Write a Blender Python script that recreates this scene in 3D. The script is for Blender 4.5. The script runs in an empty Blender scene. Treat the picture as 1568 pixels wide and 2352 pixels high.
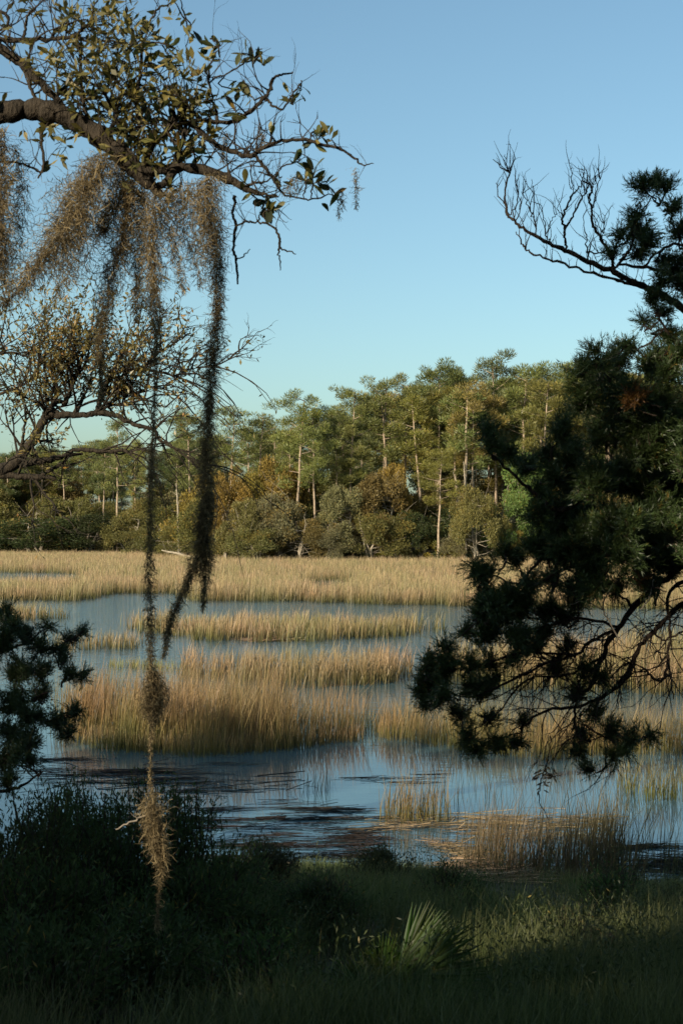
import bpy, math, random
import numpy as np
from mathutils import Vector, Matrix, Quaternion

random.seed(11)
rng = np.random.default_rng(11)
S = bpy.context.scene
COL = S.collection
PI = math.pi
R = math.radians

# ------------------------------------------------------------------ camera, sky, sun, exposure
CAM_H = 4.0
cam = bpy.data.cameras.new("camera"); camo = bpy.data.objects.new("camera", cam); COL.objects.link(camo)
camo.location = (0, 0, CAM_H); camo.rotation_euler = (PI / 2, 0, 0)
cam.lens = 50; cam.sensor_width = 36; cam.shift_y = 20.0 / 1024
cam.clip_start = 0.1; cam.clip_end = 6000
cam.dof.use_dof = True; cam.dof.focus_distance = 60; cam.dof.aperture_fstop = 10
S.camera = camo

SUN_EL, SUN_AZ = R(20), R(39)            # azimuth measured from straight behind the camera towards the left
SUN = np.array([-math.sin(SUN_AZ) * math.cos(SUN_EL), -math.cos(SUN_AZ) * math.cos(SUN_EL), math.sin(SUN_EL)])
W = bpy.data.worlds.new("World"); S.world = W; W.use_nodes = True
nt = W.node_tree; nt.nodes.clear()
sky = nt.nodes.new("ShaderNodeTexSky"); sky.sky_type = 'NISHITA'; sky.sun_disc = False
sky.sun_elevation = SUN_EL; sky.sun_rotation = math.atan2(SUN[0], SUN[1]) % (2 * PI)
sky.air_density = 1.0; sky.dust_density = 2.0; sky.ozone_density = 1.7; sky.altitude = 0
bg = nt.nodes.new("ShaderNodeBackground"); bg.inputs[1].default_value = 0.102
tint = nt.nodes.new('ShaderNodeMix'); tint.data_type = 'RGBA'; tint.blend_type = 'MULTIPLY'; tint.inputs[0].default_value = 1; tint.inputs[7].default_value = (.90, 1.05, .99, 1)   # white balance
wo = nt.nodes.new("ShaderNodeOutputWorld")
nt.links.new(sky.outputs[0], tint.inputs[6]); nt.links.new(tint.outputs[2], bg.inputs[0]); nt.links.new(bg.outputs[0], wo.inputs[0])
sl = bpy.data.lights.new("sun", 'SUN'); sl.energy = 4.2; sl.angle = R(0.55); sl.color = (1.0, 0.86, 0.66)
so = bpy.data.objects.new("sun", sl); COL.objects.link(so)
so.rotation_euler = Vector(SUN).to_track_quat('Z', 'Y').to_euler(); so.location = (-30, -30, 40)
S.view_settings.view_transform = 'Standard'; S.view_settings.look = 'None'
S.view_settings.exposure = 0.68; S.view_settings.gamma = 1.0
S.cycles.max_bounces = 6; S.cycles.diffuse_bounces = 2; S.cycles.glossy_bounces = 3
S.cycles.transmission_bounces = 3; S.cycles.transparent_max_bounces = 4

# ------------------------------------------------------------------ measuring: photograph units (1568 wide view) to places
FD, CX, HY = 3266.0, 784.0, 1222.0
def P(dx, dy, Y):
    return np.array([(dx - CX) / FD * Y, Y, CAM_H - (dy - HY) / FD * Y])
def G(dx, dy):                                   # the water-level point seen there
    Y = CAM_H * FD / (dy - HY)
    return np.array([(dx - CX) / FD * Y, Y])
def U(Y): return Y / FD                          # metres per photograph unit at that distance

# ------------------------------------------------------------------ mesh helpers
class Geo:
    def __init__(s): s.V = []; s.T = []; s.Q = []; s.var = []; s.h = []; s.n = 0
    def add(s, V, F, var=None, h=None):
        V = np.asarray(V, float).reshape(-1, 3); F = np.asarray(F, int)
        (s.T if F.shape[1] == 3 else s.Q).append(F + s.n)
        k = len(V)
        s.V.append(V)
        s.var.append(np.full(k, .5) if var is None else np.broadcast_to(np.asarray(var, float), (k,)))
        s.h.append(np.full(k, .5) if h is None else np.broadcast_to(np.asarray(h, float), (k,)))
        s.n += k
    def mesh(s, name, mat, origin=(0, 0, 0), smooth=False):
        me = bpy.data.meshes.new(name)
        V = np.concatenate(s.V) - np.asarray(origin, float)
        T = np.concatenate(s.T) if s.T else np.zeros((0, 3), int)
        Q = np.concatenate(s.Q) if s.Q else np.zeros((0, 4), int)
        me.vertices.add(len(V)); me.vertices.foreach_set('co', V.astype(np.float32).ravel())
        L = np.concatenate([T.ravel(), Q.ravel()])
        me.loops.add(len(L)); me.loops.foreach_set('vertex_index', L.astype(np.int32))
        st = np.concatenate([np.arange(len(T)) * 3, len(T) * 3 + np.arange(len(Q)) * 4])
        me.polygons.add(len(st)); me.polygons.foreach_set('loop_start', st.astype(np.int32))
        me.polygons.foreach_set('use_smooth', np.full(len(st), smooth, dtype=bool))
        for nm, arr in (('var', s.var), ('h', s.h)):
            a = me.attributes.new(nm, 'FLOAT', 'POINT'); a.data.foreach_set('value', np.concatenate(arr).astype(np.float32))
        me.update(calc_edges=True)
        me.materials.append(mat)
        return me
    def build(s, name, mat, parent=None, origin=(0, 0, 0), smooth=False, color=None):
        o = bpy.data.objects.new(name, s.mesh(name, mat, origin, smooth))
        return link(o, parent, color, None if parent else origin)

def link(o, parent=None, color=None, loc=None):
    COL.objects.link(o)
    if parent is not None: o.parent = parent
    if color is not None: o.color = (*color, 1)
    if loc is not None: o.location = loc
    return o
def tag(o, label=None, cat=None, group=None, kind=None):
    if label: o['label'] = label
    if cat: o['category'] = cat
    if group: o['group'] = group
    if kind: o['kind'] = kind
    return o
def thing(name, label, cat, loc, group=None, rz=0, kind=None):
    o = bpy.data.objects.new(name, None); COL.objects.link(o); o.location = loc; o.rotation_euler = (0, 0, rz)
    o.empty_display_size = .2
    return tag(o, label, cat, group, kind)

def nrm(a):
    a = np.asarray(a, float)
    return a / np.maximum(np.linalg.norm(a, axis=-1, keepdims=True), 1e-9)
def rdir(n):
    return nrm(rng.normal(size=(n, 3)))
def tube(g, pts, rad, sides=5, var=.5):
    pts = np.asarray(pts, float); n = len(pts)
    rad = np.broadcast_to(np.asarray(rad, float), (n,))
    T = nrm(np.gradient(pts, axis=0))
    m = np.abs(T.mean(0)); ref = np.eye(3)[int(np.argmin(m))]
    Uv = nrm(np.cross(T, ref)); Wv = np.cross(T, Uv)
    a = np.arange(sides) * 2 * PI / sides
    ring = pts[:, None] + rad[:, None, None] * (np.cos(a)[None, :, None] * Uv[:, None] + np.sin(a)[None, :, None] * Wv[:, None])
    i = np.arange(n - 1)[:, None] * sides; j = np.arange(sides)[None]; k = (j + 1) % sides
    F = np.stack([i + j, i + k, i + sides + k, i + sides + j], -1).reshape(-1, 4)
    g.add(ring.reshape(-1, 3), F, var)
def smoothline(pts, rad=None, per=5, wig=0.0):
    """Catmull-Rom through the points (and radii), with a little natural crookedness."""
    pts = np.asarray(pts, float); n = len(pts)
    rad = np.linspace(1, .5, n) if rad is None else np.asarray(rad, float)
    X = np.concatenate([pts, rad[:, None]], 1)
    X = np.vstack([2 * X[0] - X[1], X, 2 * X[-1] - X[-2]])
    out = []
    for i in range(1, n):
        p0, p1, p2, p3 = X[i - 1], X[i], X[i + 1], X[i + 2]
        for t in np.linspace(0, 1, per, endpoint=False):
            out.append(.5 * (2 * p1 + (p2 - p0) * t + (2 * p0 - 5 * p1 + 4 * p2 - p3) * t * t + (3 * p1 - p0 - 3 * p2 + p3) * t ** 3))
    out.append(X[n])
    out = np.array(out)
    if wig: out[1:-1, :3] += rng.normal(size=(len(out) - 2, 3)) * wig
    return out[:, :3], np.maximum(out[:, 3], 1e-4)
def ribbons(g, Pk, Wd, side, var, h=None):
    """N ribbons: Pk (N,K,3) spine points, Wd (N,K) half widths, side (N,3) or (N,K,3)."""
    N, K, _ = Pk.shape
    if side.ndim == 2: side = np.repeat(side[:, None], K, 1)
    A = Pk - side * Wd[..., None]; B = Pk + side * Wd[..., None]
    V = np.stack([A, B], 2).reshape(N, K * 2, 3)
    b = (np.arange(N) * K * 2)[:, None]; k = np.arange(K - 1)[None] * 2
    F = np.stack([b + k, b + k + 1, b + k + 3, b + k + 2], -1).reshape(-1, 4)
    vv = np.repeat(np.asarray(var)[:, None], K * 2, 1).ravel()
    hh = np.repeat(np.tile(np.linspace(0, 1, K), (N, 1)) if h is None else h, 2, axis=1).ravel()
    g.add(V.reshape(-1, 3), F, vv, hh)
def diamonds(g, pos, d, length, width, var, mid=.55, nr=None):
    """One kite-shaped leaf per position, pointing along d."""
    n = len(pos); d = nrm(d)
    s = nrm(np.cross(d, rdir(n) if nr is None else nr))
    length = np.broadcast_to(length, (n,))[:, None]; width = np.broadcast_to(width, (n,))[:, None]
    V = np.stack([pos, pos + d * length * mid + s * width / 2, pos + d * length, pos + d * length * mid - s * width / 2], 1)
    g.add(V.reshape(-1, 3), np.arange(n * 4).reshape(n, 4), np.repeat(np.broadcast_to(var, (n,)), 4),
          np.tile([0, .5, 1, .5], n))
def tris(g, pos, d, length, width, var):
    n = len(pos); d = nrm(d); s = nrm(np.cross(d, rdir(n)))
    length = np.broadcast_to(length, (n,))[:, None]; width = np.broadcast_to(width, (n,))[:, None]
    V = np.stack([pos - s * width / 2, pos + s * width / 2, pos + d * length], 1)
    g.add(V.reshape(-1, 3), np.arange(n * 3).reshape(n, 3), np.repeat(np.broadcast_to(var, (n,)), 3), np.tile([0, 0, 1], n))
def vnoise(x, y, seed=0):
    """Cheap smooth 2-D noise in 0..1."""
    x = np.asarray(x, float); y = np.asarray(y, float)
    xi = np.floor(x); yi = np.floor(y); fx = x - xi; fy = y - yi
    fx = fx * fx * (3 - 2 * fx); fy = fy * fy * (3 - 2 * fy)
    def hsh(a, b):
        v = np.sin(a * 127.1 + b * 311.7 + seed * 74.7) * 43758.5453
        return v - np.floor(v)
    return (hsh(xi, yi) * (1 - fx) + hsh(xi + 1, yi) * fx) * (1 - fy) + (hsh(xi, yi + 1) * (1 - fx) + hsh(xi + 1, yi + 1) * fx) * fy
def fbm(x, y, seed=0):
    return .55 * vnoise(x, y, seed) + .28 * vnoise(x * 2.1, y * 2.1, seed + 1) + .17 * vnoise(x * 4.3, y * 4.3, seed + 2)

# ------------------------------------------------------------------ materials
def new_mat(name):
    m = bpy.data.materials.new(name); m.use_nodes = True
    t = m.node_tree; t.nodes.clear()
    out = t.nodes.new("ShaderNodeOutputMaterial")
    return m, t, out
def N(t, kind, **kw):
    n = t.nodes.new(kind)
    for k, v in kw.items(): setattr(n, k, v)
    return n
def math_(t, op, a, b=None):
    n = N(t, "ShaderNodeMath", operation=op)
    for i, v in enumerate((a, b)):
        if v is None: continue
        if isinstance(v, (int, float)): n.inputs[i].default_value = v
        else: t.links.new(v, n.inputs[i])
    return n.outputs[0]
def attr(t, name): return N(t, "ShaderNodeAttribute", attribute_name=name).outputs['Fac']
def ramp(t, fac, stops):
    n = N(t, "ShaderNodeValToRGB"); e = n.color_ramp.elements
    while len(e) < len(stops): e.new(.5)
    for i, (p, c) in enumerate(stops): e[i].position = p; e[i].color = (*c, 1)
    t.links.new(fac, n.inputs[0]); return n.outputs[0]
def mix(t, a, b, fac, mode='MIX'):
    n = N(t, "ShaderNodeMix", data_type='RGBA', blend_type=mode)
    if isinstance(fac, (int, float)): n.inputs[0].default_value = fac
    else: t.links.new(fac, n.inputs[0])
    for i, v in ((6, a), (7, b)):
        if isinstance(v, tuple): n.inputs[i].default_value = (*v, 1)
        else: t.links.new(v, n.inputs[i])
    return n.outputs[2]
def leafy_shader(t, out, colour, transl=.3, gloss=.06, rough=.45):
    d = N(t, "ShaderNodeBsdfDiffuse"); tr = N(t, "ShaderNodeBsdfTranslucent"); gl = N(t, "ShaderNodeBsdfGlossy")
    t.links.new(colour, d.inputs[0]); t.links.new(colour, tr.inputs[0]); gl.inputs['Roughness'].default_value = rough
    m1 = N(t, "ShaderNodeMixShader"); m1.inputs[0].default_value = transl
    t.links.new(d.outputs[0], m1.inputs[1]); t.links.new(tr.outputs[0], m1.inputs[2])
    if gloss:
        m2 = N(t, "ShaderNodeMixShader"); m2.inputs[0].default_value = gloss
        t.links.new(m1.outputs[0], m2.inputs[1]); t.links.new(gl.outputs[0], m2.inputs[2])
        t.links.new(m2.outputs[0], out.inputs[0])
    else: t.links.new(m1.outputs[0], out.inputs[0])
def leaf_mat(name, warm, transl=.3, gloss=.05, rough=.45, warm_from=.72):
    """Leaves: the object's own colour, varied leaf by leaf, with a share of leaves turned to the warm colour."""
    m, t, out = new_mat(name)
    oc = N(t, "ShaderNodeObjectInfo").outputs['Color']; v = attr(t, 'var')
    bright = ramp(t, v, [(0, (.62, .62, .62)), (.5, (1, 1, 1)), (1, (1.45, 1.4, 1.2))])
    c = mix(t, oc, bright, 1.0, 'MULTIPLY')
    f = N(t, "ShaderNodeMapRange"); f.inputs[1].default_value = warm_from; f.inputs[2].default_value = 1.0
    t.links.new(v, f.inputs[0])
    leafy_shader(t, out, mix(t, c, warm, math_(t, 'MULTIPLY', f.outputs[0], .8)), transl, gloss, rough)
    return m
def bark_mat(name, c1, c2, scale=18):
    m, t, out = new_mat(name)
    tc = N(t, "ShaderNodeTexCoord").outputs['Object']
    mp = N(t, "ShaderNodeMapping"); mp.inputs['Scale'].default_value = (1, 1, .35); t.links.new(tc, mp.inputs[0])
    nz = N(t, "ShaderNodeTexNoise"); nz.inputs['Scale'].default_value = scale; nz.inputs['Detail'].default_value = 4; nz.inputs['Roughness'].default_value = .65
    t.links.new(mp.outputs[0], nz.inputs[0])
    b = N(t, "ShaderNodeBsdfPrincipled"); b.inputs['Roughness'].default_value = .9; b.inputs['Specular IOR Level'].default_value = .2
    t.links.new(ramp(t, nz.outputs[0], [(.3, c1), (.7, c2)]), b.inputs[0])
    bp = N(t, "ShaderNodeBump"); bp.inputs['Strength'].default_value = .8; bp.inputs['Distance'].default_value = .05
    t.links.new(nz.outputs[0], bp.inputs['Height']); t.links.new(bp.outputs[0], b.inputs['Normal'])
    t.links.new(b.outputs[0], out.inputs[0]); return m
def grass_mat(name, base, low, mid, tip, transl=.25):
    m, t, out = new_mat(name)
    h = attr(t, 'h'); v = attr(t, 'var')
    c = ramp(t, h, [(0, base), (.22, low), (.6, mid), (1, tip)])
    hue = ramp(t, v, [(0, (.38, .40, .38)), (.35, (.80, .80, .78)), (.65, (1.08, 1.0, .95)), (1, (1.6, 1.5, 1.35))])
    tc = N(t, "ShaderNodeNewGeometry").outputs['Position']
    nz = N(t, "ShaderNodeTexNoise"); nz.inputs['Scale'].default_value = .35; t.links.new(tc, nz.inputs[0])
    patch = ramp(t, nz.outputs[0], [(.35, (.78, .92, .68)), (.65, (1.15, 1.0, 1.0))])
    c = mix(t, mix(t, c, hue, 1.0, 'MULTIPLY'), patch, 1.0, 'MULTIPLY')
    leafy_shader(t, out, c, transl, .03, .5)
    return m

M = {}
M['pine'] = leaf_mat('pine_needles', (.30, .22, .06), .25, .03, warm_from=.86)
M['broad'] = leaf_mat('broad_leaves', (.28, .17, .04), .35, .012, warm_from=.8)
M['cedar'] = leaf_mat('cedar_leaves', (.20, .11, .02), .25, .04, warm_from=.84)
M['oakleaf'] = leaf_mat('oak_leaves', (.30, .22, .06), .4, .04, .55)
M['brownleaf'] = leaf_mat('brown_leaves', (.36, .16, .03), .4, .05)
M['palm'] = leaf_mat('palm_leaflets', (.12, .11, .03), .3, .015, .5)
M['bark'] = bark_mat('oak_bark', (.014, .012, .009), (.058, .046, .032), 26)
M['cedarbark'] = bark_mat('cedar_bark', (.02, .015, .012), (.07, .05, .036), 30)
M['pinebark'] = bark_mat('pine_bark', (.19, .14, .10), (.42, .33, .24), 5)
M['palebark'] = bark_mat('pale_bark', (.17, .145, .11), (.36, .31, .24), 4)
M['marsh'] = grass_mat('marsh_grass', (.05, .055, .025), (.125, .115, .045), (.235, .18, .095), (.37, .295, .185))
M['gold'] = grass_mat('golden_grass', (.08, .075, .03), (.12, .118, .038), (.205, .150, .068), (.315, .24, .135))
M['green'] = grass_mat('green_marsh_grass', (.04, .05, .02), (.14, .14, .05), (.22, .2, .08), (.3, .24, .11))
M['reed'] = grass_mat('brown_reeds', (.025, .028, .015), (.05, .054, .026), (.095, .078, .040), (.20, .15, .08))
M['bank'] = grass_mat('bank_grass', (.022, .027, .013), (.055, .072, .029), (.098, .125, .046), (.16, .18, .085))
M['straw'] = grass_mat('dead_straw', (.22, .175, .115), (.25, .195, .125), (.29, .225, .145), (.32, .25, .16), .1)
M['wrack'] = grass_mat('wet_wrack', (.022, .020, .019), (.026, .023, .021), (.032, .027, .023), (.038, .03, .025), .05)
m, t, out = new_mat('moss')
v = attr(t, 'var')
leafy_shader(t, out, ramp(t, v, [(0, (.055, .046, .032)), (.5, (.19, .15, .085)), (1, (.50, .39, .21))]), .3, .0)
M['moss'] = m

m, t, out = new_mat('ground_soil')
pos = N(t, "ShaderNodeNewGeometry").outputs['Position']
nz = N(t, "ShaderNodeTexNoise"); nz.inputs['Scale'].default_value = 2.5; nz.inputs['Detail'].default_value = 8; t.links.new(pos, nz.inputs[0])
b = N(t, "ShaderNodeBsdfPrincipled"); b.inputs['Roughness'].default_value = .95; b.inputs['Specular IOR Level'].default_value = .2
t.links.new(ramp(t, nz.outputs[0], [(.3, (.018, .016, .010)), (.7, (.07, .055, .035))]), b.inputs[0])
bp = N(t, "ShaderNodeBump"); bp.inputs['Distance'].default_value = .05; t.links.new(nz.outputs[0], bp.inputs['Height']); t.links.new(bp.outputs[0], b.inputs['Normal'])
t.links.new(b.outputs[0], out.inputs[0]); M['soil'] = m

m, t, out = new_mat('marsh_water')
pos = N(t, "ShaderNodeNewGeometry").outputs['Position']
sep = N(t, "ShaderNodeSeparateXYZ"); t.links.new(pos, sep.inputs[0])
mp = N(t, "ShaderNodeMapping"); mp.inputs['Scale'].default_value = (1.0, 2.2, 1); t.links.new(pos, mp.inputs[0])
n1 = N(t, "ShaderNodeTexNoise"); n1.inputs['Scale'].default_value = 2.2; n1.inputs['Detail'].default_value = 3; t.links.new(mp.outputs[0], n1.inputs[0])
wind = N(t, "ShaderNodeMapRange"); wind.inputs[1].default_value = 30; wind.inputs[2].default_value = 46; wind.inputs[3].default_value = .006; wind.inputs[4].default_value = .13
t.links.new(sep.outputs[1], wind.inputs[0])
bp = N(t, "ShaderNodeBump"); bp.inputs['Distance'].default_value = .35
t.links.new(n1.outputs[0], bp.inputs['Height']); t.links.new(wind.outputs[0], bp.inputs['Strength'])
b = N(t, "ShaderNodeBsdfPrincipled"); b.inputs[0].default_value = (.052, .108, .130, 1); b.inputs['Roughness'].default_value = .03; b.inputs['IOR'].default_value = 1.33
t.links.new(bp.outputs[0], b.inputs['Normal']); t.links.new(b.outputs[0], out.inputs[0]); M['water'] = m

# ------------------------------------------------------------------ ground and water
def shore_near(x): return 17.1 - .25 * np.maximum(x, 0) + .5 * (fbm(x * .5, 3.3) - .5) + .12 * np.minimum(x, 0)
SH = np.array([[-120, 246], [-30, 244], [-19, 228], [-13, 190], [-5, 180], [40, 177], [120, 176]], float)
def shore_far(x): return np.interp(x, SH[:, 0], SH[:, 1])
def ground_z(x, y):
    x = np.asarray(x, float); y = np.asarray(y, float)
    s = shore_near(x)
    bank = np.minimum((s - y) * .160, 2.4) + (fbm(x * .9, y * .9, 5) - .5) * .22 * np.clip((s - y) * .5, 0, 1)
    far = np.clip((y - shore_far(x) + 2) * .12, -.35, 1.2)
    return np.where(y < s, bank, np.maximum(np.maximum((s - y) * .12, -.35), far))
xs = np.unique(np.concatenate([np.linspace(-12, 12, 97), np.linspace(-80, 80, 81), np.sign(np.linspace(-1, 1, 41)) * np.abs(np.linspace(-1, 1, 41)) ** 2.2 * 2500]))
ys = np.unique(np.concatenate([np.linspace(-12, 24, 121), np.linspace(24, 170, 50), np.linspace(170, 270, 70), 270 + np.linspace(0, 1, 25) ** 2 * 3000, -12 - np.linspace(0, 1, 14) ** 2 * 1500]))
XX, YY = np.meshgrid(xs, ys)
g = Geo(); nx = len(xs); ny = len(ys)
i = (np.arange(ny - 1)[:, None] * nx + np.arange(nx - 1)[None]).ravel()
g.add(np.stack([XX, YY, ground_z(XX, YY)], -1).reshape(-1, 3), np.stack([i, i + 1, i + nx + 1, i + nx], -1))
tag(g.build('ground', M['soil'], smooth=True), 'dark soil of the bank and the far shore', kind='structure')
g = Geo(); g.add([[-900, 10, 0], [900, 10, 0], [900, 262, 0], [-900, 262, 0]], [[0, 1, 2, 3]])
tag(g.build('water', M['water']), 'blue tidal water winding between the marsh beds', kind='structure')

# ------------------------------------------------------------------ marsh grass
def inside(poly, x, y):
    r = np.zeros(len(x), bool); n = len(poly)
    for k in range(n):
        x1, y1 = poly[k]; x2, y2 = poly[(k + 1) % n]
        c = ((y1 > y) != (y2 > y)) & (x < (x2 - x1) * (y - y1) / (y2 - y1 + 1e-12) + x1)
        r ^= c
    return r
def sample(poly, dens, jitter=.25, holes=()):
    """Random points on the marsh inside an outline, ragged at its edge."""
    W_ = np.array([G(*p) for p in poly]); lo = W_.min(0); hi = W_.max(0)
    n = int((hi - lo).prod() * dens)
    p = lo + rng.random((n, 2)) * (hi - lo)
    q = p + np.stack([fbm(p[:, 0] * .8, p[:, 1] * .8, 7) - .5, fbm(p[:, 0] * .8, p[:, 1] * .8, 9) - .5], 1) * jitter * 6 + rng.normal(size=p.shape) * jitter * .5
    k = inside(W_, q[:, 0], q[:, 1])
    for hpoly in holes: k &= ~inside(np.array([G(*c) for c in hpoly]), q[:, 0], q[:, 1])
    return p[k]
def blades(g, p, height, width, lean=.16, K=4, z=None, clump=.8, hvar=.16, fall=.03):
    n = len(p)
    nz = .5 * fbm(p[:, 0] * clump, p[:, 1] * clump, 3) + .5 * fbm(p[:, 0] * clump * 3.7, p[:, 1] * clump * 3.7, 4)
    H = height * (.45 + 1.1 * nz) * np.clip(rng.normal(1, hvar, n), .25, 1.6)
    a = rng.random(n) * 2 * PI
    ld = np.stack([np.cos(a), np.sin(a), np.zeros(n)], 1) * (np.abs(rng.normal(0, lean, n)) * H)[:, None]
    ld[:, 0] += .07 * H                                               # a light breeze
    fl = rng.random(n) < fall; ld[fl] *= 4
    tt = np.linspace(0, 1, K)
    z0 = (np.full(n, -.03) if z is None else z)
    Pk = np.zeros((n, K, 3)); Pk[..., 0] = p[:, :1]; Pk[..., 1] = p[:, 1:]
    Pk += ld[:, None] * (tt ** 1.8)[None, :, None]
    Pk[..., 2] = z0[:, None] + H[:, None] * tt[None]
    s = rng.random(n) * PI
    side = np.stack([np.cos(s), np.sin(s) * .6, np.zeros(n)], 1)
    wd = width * (.7 + .6 * rng.random(n))[:, None] * np.array([1, .95, .7, .12] if K == 4 else [1, .8, .15] if K == 3 else [1, .25])[None] / 2
    ribbons(g, Pk, wd, side, np.clip(rng.normal(.5, .24, n) + (nz - .5) * .5, 0, 1))

def marsh(name, label, poly, dens, height, width, mat, K=4, jitter=.25, holes=(), hvar=.22, lean=.2, extra=()):
    g = Geo()
    p = sample(poly, dens * 1.3, jitter, holes)
    n2 = fbm(p[:, 0] * 2.1, p[:, 1] * 1.6, 61); p = p[rng.random(len(p)) < np.clip((n2 - .30) * 4, .12, 1)]        # tussocks with thinner gaps between
    blades(g, p, height, width, lean, K, hvar=hvar)
    for (pl, dn, hh, ww) in extra: blades(g, sample(pl, dn, jitter), hh, ww, lean, K, hvar=hvar)
    return tag(g.build(name, mat), label, 'marsh grass', kind='stuff')

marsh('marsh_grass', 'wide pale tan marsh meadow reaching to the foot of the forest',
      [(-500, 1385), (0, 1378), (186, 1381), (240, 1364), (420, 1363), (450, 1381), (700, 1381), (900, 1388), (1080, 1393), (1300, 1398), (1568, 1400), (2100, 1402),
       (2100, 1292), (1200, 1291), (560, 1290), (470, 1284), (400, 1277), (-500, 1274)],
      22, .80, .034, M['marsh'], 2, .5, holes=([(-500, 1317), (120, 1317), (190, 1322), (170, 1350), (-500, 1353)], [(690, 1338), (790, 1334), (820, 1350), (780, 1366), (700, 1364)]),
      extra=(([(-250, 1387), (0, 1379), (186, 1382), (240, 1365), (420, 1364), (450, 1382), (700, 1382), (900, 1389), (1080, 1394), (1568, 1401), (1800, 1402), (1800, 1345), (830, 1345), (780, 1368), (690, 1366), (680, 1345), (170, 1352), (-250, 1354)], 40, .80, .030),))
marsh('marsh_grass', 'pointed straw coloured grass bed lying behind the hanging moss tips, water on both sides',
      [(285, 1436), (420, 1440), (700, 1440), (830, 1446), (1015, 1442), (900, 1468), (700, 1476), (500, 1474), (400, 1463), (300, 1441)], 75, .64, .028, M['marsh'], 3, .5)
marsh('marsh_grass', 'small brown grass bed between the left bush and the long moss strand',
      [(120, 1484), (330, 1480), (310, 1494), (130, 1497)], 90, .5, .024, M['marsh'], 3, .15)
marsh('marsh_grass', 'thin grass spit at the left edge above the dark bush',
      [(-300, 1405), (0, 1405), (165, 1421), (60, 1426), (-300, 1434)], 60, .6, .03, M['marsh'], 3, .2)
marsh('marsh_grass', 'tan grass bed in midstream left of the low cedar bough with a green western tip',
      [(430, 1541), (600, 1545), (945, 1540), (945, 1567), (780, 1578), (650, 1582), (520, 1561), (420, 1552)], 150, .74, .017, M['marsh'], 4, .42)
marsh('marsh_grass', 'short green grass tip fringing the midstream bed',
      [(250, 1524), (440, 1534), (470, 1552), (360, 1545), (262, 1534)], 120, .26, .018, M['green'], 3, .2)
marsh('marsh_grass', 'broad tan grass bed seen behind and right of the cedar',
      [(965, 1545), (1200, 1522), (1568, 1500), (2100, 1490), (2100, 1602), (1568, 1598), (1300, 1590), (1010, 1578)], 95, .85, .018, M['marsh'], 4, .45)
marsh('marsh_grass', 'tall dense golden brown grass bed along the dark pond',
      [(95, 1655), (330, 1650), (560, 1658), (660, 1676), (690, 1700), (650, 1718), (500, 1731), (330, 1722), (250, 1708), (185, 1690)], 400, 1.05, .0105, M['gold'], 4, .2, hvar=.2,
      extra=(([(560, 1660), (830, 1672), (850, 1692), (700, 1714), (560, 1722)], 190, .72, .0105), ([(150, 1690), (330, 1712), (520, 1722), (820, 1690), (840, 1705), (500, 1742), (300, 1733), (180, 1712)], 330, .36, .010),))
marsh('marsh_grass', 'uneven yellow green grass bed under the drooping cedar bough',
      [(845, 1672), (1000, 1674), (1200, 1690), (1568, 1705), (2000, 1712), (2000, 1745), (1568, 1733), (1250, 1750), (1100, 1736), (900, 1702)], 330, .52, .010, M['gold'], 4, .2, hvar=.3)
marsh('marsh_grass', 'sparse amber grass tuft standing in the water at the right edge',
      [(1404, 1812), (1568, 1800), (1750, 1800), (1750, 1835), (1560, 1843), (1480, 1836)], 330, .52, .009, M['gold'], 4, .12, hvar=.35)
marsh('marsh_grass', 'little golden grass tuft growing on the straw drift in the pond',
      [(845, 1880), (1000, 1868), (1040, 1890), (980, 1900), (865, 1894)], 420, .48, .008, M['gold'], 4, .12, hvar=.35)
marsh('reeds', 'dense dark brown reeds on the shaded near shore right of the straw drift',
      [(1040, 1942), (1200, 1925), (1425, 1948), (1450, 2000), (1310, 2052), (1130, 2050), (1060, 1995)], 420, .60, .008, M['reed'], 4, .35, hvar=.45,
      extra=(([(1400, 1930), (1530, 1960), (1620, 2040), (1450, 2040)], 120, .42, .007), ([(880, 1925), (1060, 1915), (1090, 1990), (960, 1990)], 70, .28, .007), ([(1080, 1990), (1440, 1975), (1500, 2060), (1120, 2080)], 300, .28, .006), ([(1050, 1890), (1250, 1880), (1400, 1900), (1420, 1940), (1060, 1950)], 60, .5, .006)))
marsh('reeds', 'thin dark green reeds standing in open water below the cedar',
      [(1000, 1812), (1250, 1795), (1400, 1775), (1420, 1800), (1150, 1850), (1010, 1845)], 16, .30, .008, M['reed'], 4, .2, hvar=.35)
marsh('reeds', 'dark reed clump added in the middle of the pond for a grass reflection',
      [(650, 1806), (790, 1795), (778, 1832), (680, 1834)], 70, .3, .008, M['reed'], 4, .12, hvar=.35)  # reeds added to stand in for a dark reflection of grass

# ------------------------------------------------------------------ drifts of dead stems
def stems(g, p, zf, L, width, ang, spread, lift=.015):
    n = len(p); a = rng.normal(ang, spread, n); ln = L * (.45 + .9 * rng.random(n))
    d = np.stack([np.cos(a), np.sin(a)], 1); bend = rng.normal(0, .12, n)
    K = 4; tt = np.linspace(-.5, .5, K)
    Pk = np.zeros((n, K, 3))
    Pk[..., :2] = p[:, None] + d[:, None] * (ln[:, None] * tt[None])[..., None] + np.stack([-d[:, 1], d[:, 0]], 1)[:, None] * (bend[:, None] * ln[:, None] * (tt ** 2)[None])[..., None]
    Pk[..., 2] = np.maximum(zf(Pk[..., 0], Pk[..., 1]), 0) + .006 + np.abs(rng.normal(0, lift, n))[:, None] + np.abs(rng.normal(0, lift, n))[:, None] * tt[None]
    tl = rng.normal(0, .5, n)
    side = nrm(np.stack([-d[:, 1], d[:, 0], tl], 1))
    ribbons(g, Pk, np.full((n, K), width / 2) * (.6 + .8 * rng.random(n))[:, None], side, np.clip(rng.normal(.5, .25, n), 0, 1))
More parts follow.
